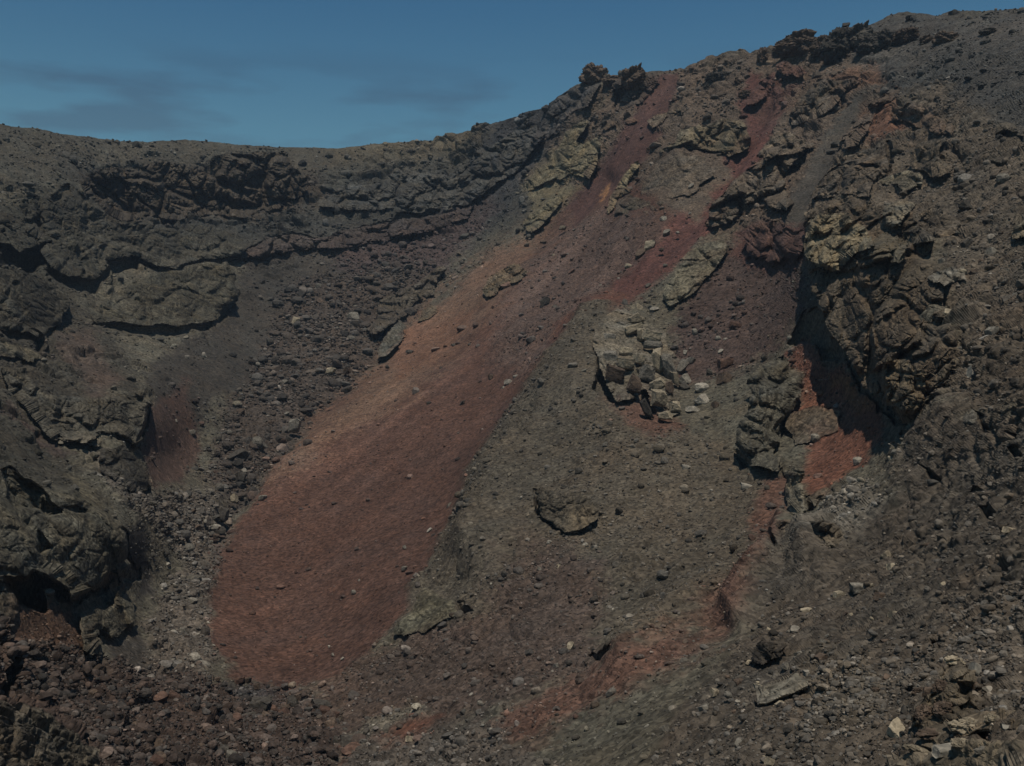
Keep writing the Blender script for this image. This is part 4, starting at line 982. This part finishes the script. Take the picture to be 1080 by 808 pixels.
for x, y, w, h, mk, l in ((958,235,60,36,'grey','grey stone in the row on the red scree beside the mound'),(995,205,50,40,'grey','upper stone of the row on the red scree beside the mound'),(922,265,26,26,'pale','pale end stone of the row beside the mound'),
    (850,205,36,40,'brown','brown shard pair left of the stone row'),(757,715,60,56,'tan','tan squarish boulder at the right edge of the red scree'),(765,670,40,26,'grey','grey stone just above the tan squarish boulder'),
    (1012,352,26,22,'pale','pale stone where the olive mound meets the scree'),(827,495,18,18,'pale','white pebble near the mound edge'),(795,512,22,22,'grey','grey pebble beside the white pebble'),(803,573,18,18,'pale','pale pebble below the white pebble'),
    (685,352,30,30,'dark','dark stone in the middle of the red scree'),(495,352,34,24,'dark','dark flat stone on the orange scree'),(262,145,30,22,'dark','dark stone below the dark rib on the scree'),(390,58,50,22,'dark','dark shard near the big smooth boulder'),
    (565,152,26,16,'dark','dark chip on the upper scree'),(735,20,40,20,'dark','thin dark shard on the upper scree above the stone row'),(640,20,40,20,'dark','dark sliver left of the thin dark shard'),(515,268,30,16,'brown','brown chip on the orange scree')):
    boulder(360 + x / W2, 360 + y / W2, w / W2, h / W2, mk, l, None, rng.uniform(-20, 20), B)
for u, v, w, h, mk, l in ((475,534,9,10,'grey','grey stone pair on the scree near the mound foot'),(483,531,8,6,'red','red stone beside the grey stone pair'),(453,560,6,7,'pale','pale stone on the lower right red scree'),(427,577,6,5,'grey','small grey stone on the lower red scree'),
    (426,600,6,6,'grey','grey stone below the small grey stone on the lower scree'),(373,625,6,6,'grey','lone grey pebble in the middle of the lower red scree'),(379,612,3.5,3,'pale','lone white pebble on the lower red scree'),(351,690,4,4,'pale','white pebble on the scree toe'),(361,695,4,4,'pale','second white pebble on the scree toe'),
    (347,682,3,3,'pale','topmost white pebble of three on the scree toe'),(317,672,4,3,'dark','black pebble on the scree toe')):
    boulder(u, v, w, h, mk, l, None, 0, B, 'stone', 'stone')
B = 'stones on the olive mound and brown foot'
for u, v, w, h, mk, l in ((519,618,6.5,8,'pale','white oval stone on the brown slope below the mound'),(569,600,7,6,'grey','grey round stone right of the white oval stone'),(521,592,6,5,'grey','grey stone above the white oval stone'),(510,580,4,4,'pale','white chip above the grey stone'),
    (579,572,5,5,'pale','pale stone near the brown mound top'),(602,682,10,9,'tan','tan oblong block on the brown slope'),(587,702,6,5,'pale','pale stone below the tan oblong block'),(583,708,4,4,'pale','white pebble below the tan oblong block'),(618,640,4,4,'pale','white pebble on the brown slope right side'),
    (647,643,4,5,'pale','white chip on the olive slope'),(723,493,11,7,'pale','flat white stone on the mound below the cracked outcrop'),(704,628,8,8,'grey','grey fluted stone on the mound above the red streak'),(773,655,8,4,'pale','white sliver on the red streak'),(650,726,6,5,'pale','pale stone on the red streak bottom'),
    (787,513,16,7,'pale','long pale flake beside the red soil patch'),(693,592,7,7,'grey','grey stone in the middle of the mound'),(618,575,10,7,'pale','pale rubble chip below the olive outcrop'),(628,577,8,5,'pale','second pale rubble chip below the olive outcrop'),(589,598,6,6,'tan','tan stone below the olive outcrop'),
    (546,718,6,4,'pale','white flake on the lower brown slope'),(507,742,8,6,'grey','grey rock on the lower brown slope with a dark foot'),(497,733,5,5,'pale','pale stone above the grey rock on the lower slope'),(434,780,12,7,'tan','tan rock on the bottom red band'),(520,771,12,5,'pale','long white flake near the bottom edge')):
    boulder(u, v, w, h, mk, l, None, rng.uniform(-25, 25), B, 'stone', 'stone')
B = 'boulders on the near right slope'
for u, v, w, h, mk, l in ((905,487,11,11,'pale','white boulder on the red soil below the great crag'),(948,768,26,26,'tan','smooth tan boulder with a notched base near the bottom right'),(840,636,14,7,'pale','pale flat stone on the crest below the crumbling cliff'),(915,556,22,10,'pale','pale slab in the white rubble streak'),
    (900,566,14,8,'pale','pale stone at the lower end of the white rubble streak'),(893,572,10,6,'grey','grey stone ending the white rubble streak'),(1030,706,12,14,'pale','pale grey block beside the holed rocks'),(1041,705,9,9,'grey','grey block touching the pale grey block'),(936,585,14,12,'tan','tan stone group below the white rubble streak'),
    (905,620,20,12,'grey','grey embedded stone on the near dark slope'),(885,627,12,7,'tan','tan stone on the near dark slope'),(942,598,12,9,'tan','tan stone above the dark hollow on the near slope'),(944,650,12,12,'tan','tan rubble lump on the near slope'),(754,730,10,9,'tan','tan stone in the cracked olive ground at bottom'),
    (851,710,8,8,'pale','pale stone above the near flat slab'),(964,727,10,14,'grey','grey upright stone left of the holed rocks'),(838,664,12,8,'grey','grey stone above the black clinker lump'),(850,645,14,9,'tan','tan crest stone under the crumbling cliff'),(1050,375,12,12,'grey','grey stone on the right edge slope'),
    (1027,392,10,14,'pale','pale upright stone on the right slope'),(1000,330,12,10,'tan','tan stone below the white speckled rock'),(860,462,10,10,'grey','grey stone in the red soil under the shadow'),(760,610,14,12,'grey','grey lump beside the ribbed rock on the mound'),(1010,600,12,8,'pale','pale stone on the right near slope'),
    (1016,287,10,7,'tan','tan stone right of the white speckled rock'),(1065,560,14,8,'tan','tan flat stone near the right edge'),(970,690,12,8,'brown','brown stone above the holed rocks')):
    boulder(u, v, w, h, mk, l, None, rng.uniform(-20, 20), B)
B = 'boulders in the valley rubble'
for x, y, w, h, mk, l in ((735,290,50,40,'grey','grey boulder at the scree foot in the valley'),(665,445,26,30,'tan','tan boulder in the valley near the lower scree edge'),(635,492,34,44,'dark','round dark boulder at the edge of the red scree'),(675,325,60,40,'dark','dark grey boulder in the upper valley rubble'),
    (685,385,36,30,'dark','dark boulder right of the tan valley boulder'),(475,633,30,14,'pale','pale flat stone on the lower valley fines'),(835,240,40,44,'grey','grey boulder in the upper valley'),(805,120,30,24,'grey','grey round stone high in the valley rubble'),(580,40,16,20,'pale','small white stone on the dark fan'),
    (530,45,16,14,'grey','small grey stone left of the white stone on the dark fan'),(500,225,12,12,'pale','tiny pale stone on the brown strip'),(680,205,30,30,'brown','brown boulder in the middle of the valley rubble'),(545,260,24,20,'grey','grey stone at the edge of the valley fines'),(745,445,24,18,'grey','grey stone by the lower scree edge')):
    boulder(x / W4, 360 + y / W4, w / W4, h / W4, mk, l, None, 0, B)
for x, y, w, h, mk, l in ((555,362,36,36,'pale','large pale block at the mouth of the valley'),(580,380,44,22,'grey','long grey block right of the large pale block'),(495,290,26,20,'pale','pale stone in the valley mouth'),(520,265,24,20,'grey','grey stone behind the pale valley mouth stone'),
    (470,98,30,14,'pale','pale flake in the narrow grey fines'),(585,410,34,24,'pale','pale block below the long grey block'),(510,375,24,20,'grey','grey block left of the large pale block'),(890,595,44,44,'grey','pale grey boulder at the right end of the brown block field'),(655,640,40,36,'grey','grey boulder at the bottom of the brown block field'),
    (820,550,40,34,'brown','brown boulder among the dark clinker'),(640,580,40,24,'pale','pale flat block in the brown block field'),(1000,625,60,44,'red','red boulder at the bottom end of the block field'),(450,610,90,50,'brown','large brown boulder at the bottom of the block field'),(270,505,70,50,'brown','large brown hump in the block field'),
    (420,578,30,16,'pale','pale flake in the block field'),(690,655,30,24,'dark','dark boulder at the bottom of the block field'),(625,625,50,40,'dark','dark jagged boulder beside the grey one at the bottom'),(265,415,60,30,'brown','brown slab at the top of the block field'),(385,455,60,40,'dark','dark slab in the block field'),(735,500,70,50,'dark','dark clinker hump at the scree toe'),
    (835,490,50,40,'dark','dark clinker lump right of the hump at the scree toe'),(910,500,60,44,'dark','dark clinker block at the right end of the scree toe'),(985,600,60,40,'dark','dark clinker slab at the bottom beside the red boulder'),(660,445,40,36,'dark','dark boulder at the left end of the scree toe')):
    boulder(x / W4, 560 + y / W4, w / W4, h / W4, mk, l, None, rng.uniform(-15, 15), 'boulders in the brown block field' if y > 400 else B)
for x, y, w, h, mk, l in ((745,365,60,50,'brown','brown boulder in the rubble under the dark scree fan'),(600,480,56,60,'tan','tan boulder in the middle of the fan rubble'),(1030,232,40,40,'brown','rounded pinkish boulder beside a dark gap near the far ledge'),(730,285,40,60,'grey','grey slab in the rubble right of the dark fan'),
    (405,255,60,24,'dark','dark shard on the smooth dark fan'),(940,450,100,60,'grey','broad grey block above the dark rib'),(920,580,60,40,'grey','grey block at the upper end of the dark rib'),(800,760,60,40,'tan','tan block beside the orange scree edge')):
    boulder(200 + x / W2, 250 + y / W2, w / W2, h / W2, mk, l, None, rng.uniform(-15, 15), 'boulders in the valley rubble')

BR = 'rocks crowding the bottom right corner'
for x, y, w, h, mk, big, l in ((560,400,120,120,'brown',0,'brown pitted block between two black holes at bottom right'),(445,560,120,150,'brown',0,'brown split block above the smooth tan boulder'),(570,530,140,130,'brown',0,'rounded brown block above the pale bottom ledge'),
    (425,430,120,90,'brown',0,'brown block at the left end of the holed rocks'),(640,225,150,70,'tan',0,'tan cap rock over the largest black hole'),(720,640,230,120,'tan',0,'long tan slab below the holed rocks'),(890,600,130,80,'tan',0,'tan slab right of the long tan slab'),
    (1010,665,170,60,'pale',0,'pale flat slab at the right picture edge near the bottom'),(920,715,160,80,'brown',0,'brown block under the pale flat slab'),(500,690,250,60,'brown',0,'low brown slab left of the long tan slab'),(690,745,170,80,'tan',0,'tan block under the long tan slab'),
    (770,400,90,100,'brown',0,'brown block right of the lower black hole'),(1040,560,90,50,'tan',0,'tan rock at the right picture edge above the pale flat slab'),(860,400,90,50,'pale',0,'pale flat stone right of the holed rocks'),(600,790,200,60,'pale',0,'pale slab cut by the bottom edge'),(420,790,220,50,'tan',0,'tan slab cut by the bottom edge'),
    (820,790,140,50,'grey',0,'grey slab cut by the bottom edge')):
    boulder(900 + x / W18, 660 + y / W18, w / W18, h / W18, mk, l, None, rng.uniform(-18, 18), BR, 'rock', 'rock', big=mk != 'pale', front=-.1)
# ------------------------------------------------------------------ scattered small stones
px_area = 1.0
used = used_mask.ravel()
inframe = (uf > -30) & (uf < 1110) & (vf < 840)
def pick(poly, n, w=None):
    P = np.array(poly)
    ix = np.where((uf > P[:, 0].min()) & (uf < P[:, 0].max()) & (vf > P[:, 1].min()) & (vf < P[:, 1].max()) & (vf < 830) & (uf < 1085) & (uf > -5) & ~used & (hollow < .1))[0]
    ix = ix[poly_sd(uf[ix], vf[ix], poly) > 0]
    return rng.choice(ix, n, replace=False)
AUTO = [([(300,300),(390,280),(450,300),(380,400),(320,450),(250,540),(215,500)], 45, ('brown','dark','dark','grey'), (5,10), 'dark angular block in the rubble chute beside the red scree', 'blocks in the rubble chute'),
        ([(150,520),(240,520),(228,640),(230,720),(170,720),(190,600)], 50, ('grey','grey','pale','brown'), (4,10), 'grey angular block in the lower valley rubble', 'blocks in the lower valley rubble'),
        ([(0,690),(250,715),(330,735),(380,770),(350,806),(120,806)], 110, ('brown','brown','dark','red'), (7,20), 'brown lava block in the bottom left block field', 'lava blocks in the bottom left field'),
        ([(640,200),(740,230),(680,310),(600,360),(520,400),(540,300)], 24, ('brown','red','grey'), (3,6), 'small stone lying on the upper red scree', 'small stones on the upper red scree'),
        ([(960,220),(1080,180),(1080,440),(1010,420)], 60, ('brown','grey','dark'), (5,16), 'brown block in the rubble slope at the right edge', 'blocks in the right edge rubble'),
        ([(700,720),(860,640),(1000,560),(1080,600),(1000,720),(880,806),(700,806)], 80, ('brown','grey','tan'), (4,13), 'small block lying on the near dark slope', 'small blocks on the near slope')]
for poly, n, mks, (a, b), lab, grp in AUTO:
    for i in pick(poly, n):
        w = a + (b - a) * rng.random() ** 2
        boulder(uf[i], vf[i], w, w * rng.uniform(.6, .9), mks[rng.integers(len(mks))], lab, None, rng.uniform(-30, 30), grp, 'rock', 'rock')

# the rest: uncounted stones as one sheet of stuff
small = [stone(1, 2000 + k, 6, .08, .5) for k in range(14)]
dens = np.where(inframe & ~used & (hollow < .3), .15 + 1.25 * rubble ** 1.5, 0)
dens[screeness > .8] *= .8
dens *= np.exp(np.clip(noise(PF, 11., 81) * 1.5 + noise(PF, 3.5, 82) * 1.1, -2, 2)) * (1 - .55 * bmask)
dens = dens / dens.sum()
NS = 56000
pick_ = rng.choice(len(uf), NS, p=dens)
# picture-size law: many of two or three elements, few of six
szp = np.where(screeness[pick_] > .8, 1.05, 1.5) * (1 - rng.random(NS)) ** (-1 / 2.6)
szp *= 1 + .5 * sstep(60, 25, zf[pick_])
szp = np.clip(szp, 1.0, 11) * (.7 + .45 * np.clip(rubble[pick_], 0, 1))
szm = szp * fp0[pick_] * .5
kind = rng.integers(0, len(small), NS)
VV, FF, CC = [], [], []
base_i = 0
for k, (v, f) in enumerate(small):
    sel = np.where(kind == k)[0]
    m_ = len(sel)
    a = rng.uniform(0, 2 * np.pi, m_); bta = rng.uniform(-.6, .6, m_)
    ca, sa, cb, sb = np.cos(a), np.sin(a), np.cos(bta), np.sin(bta)
    sc3 = szm[sel][:, None] * rng.uniform(.65, 1.35, (m_, 3)) * np.array([1.1, 1.1, .8])
    x = v[None] * sc3[:, None]
    y1 = x[..., 1] * cb[:, None] - x[..., 2] * sb[:, None]; z1 = x[..., 1] * sb[:, None] + x[..., 2] * cb[:, None]
    X = np.stack([x[..., 0] * ca[:, None] - y1 * sa[:, None], x[..., 0] * sa[:, None] + y1 * ca[:, None], z1], -1)
    pos = PT[pick_[sel]] + NRM[pick_[sel]] * (szm[sel] * .35)[:, None]
    X += pos[:, None]
    VV.append(X.reshape(-1, 3))
    FF.append((f[None] + (np.arange(m_) * len(v))[:, None, None] + base_i).reshape(-1, 3))
    jr = np.clip(pick_[sel] // NC + np.round(rng.normal(0, 7, m_)).astype(int), 0, NR - 1); jc = np.clip(pick_[sel] % NC + np.round(rng.normal(0, 7, m_)).astype(int), 0, NC - 1)
    cc = colr[jr * NC + jc] * np.exp(rng.normal(.15, .34, m_) + (rng.random(m_) < .09) * .55)[:, None]
    grey = cc.mean(1, keepdims=True) * np.array([1.08, 1.0, .88])
    mixk = rng.random(m_)[:, None] * .8
    cc = cc * (1 - mixk) + grey * mixk
    CC.append(np.repeat(cc, len(v), 0))
    base_i += m_ * len(v)
M_RUB = rock_material('loose_rubble', speck=.3, bump=0, grain=2)
rub = link('rubble', mesh_from('rubble', np.concatenate(VV), np.concatenate(FF), np.concatenate(CC)), M_RUB)
rub['kind'] = 'stuff'
rub['label'] = 'small loose stones strewn over the crater slopes'
rub['category'] = 'rubble'

# ------------------------------------------------------------------ air
hv = np.array([(x, y, z) for z in (-77, 82) for y in (-4200, 4200) for x in (-4200, 4200)], np.float32)
hz = bpy.data.objects.new('haze', mesh_from('haze', hv, [[0, 2, 3, 1], [4, 5, 7, 6], [0, 1, 5, 4], [2, 6, 7, 3], [0, 4, 6, 2], [1, 3, 7, 5]]))
hm = bpy.data.materials.new('haze'); hm.use_nodes = True
hn = hm.node_tree.nodes; hn.remove(hn['Principled BSDF'])
pv = hn.new('ShaderNodeVolumePrincipled')
pv.inputs['Color'].default_value = (.62, .78, 1, 1)
pv.inputs['Density'].default_value = 0.00021
pv.inputs['Anisotropy'].default_value = 0.0
hm.node_tree.links.new(pv.outputs[0], hn['Material Output'].inputs['Volume'])
hz.data.materials.append(hm)
col.objects.link(hz)
hz['kind'] = 'stuff'; hz['label'] = 'thin blue air over the far crater wall'
print('done', len(bpy.data.objects))
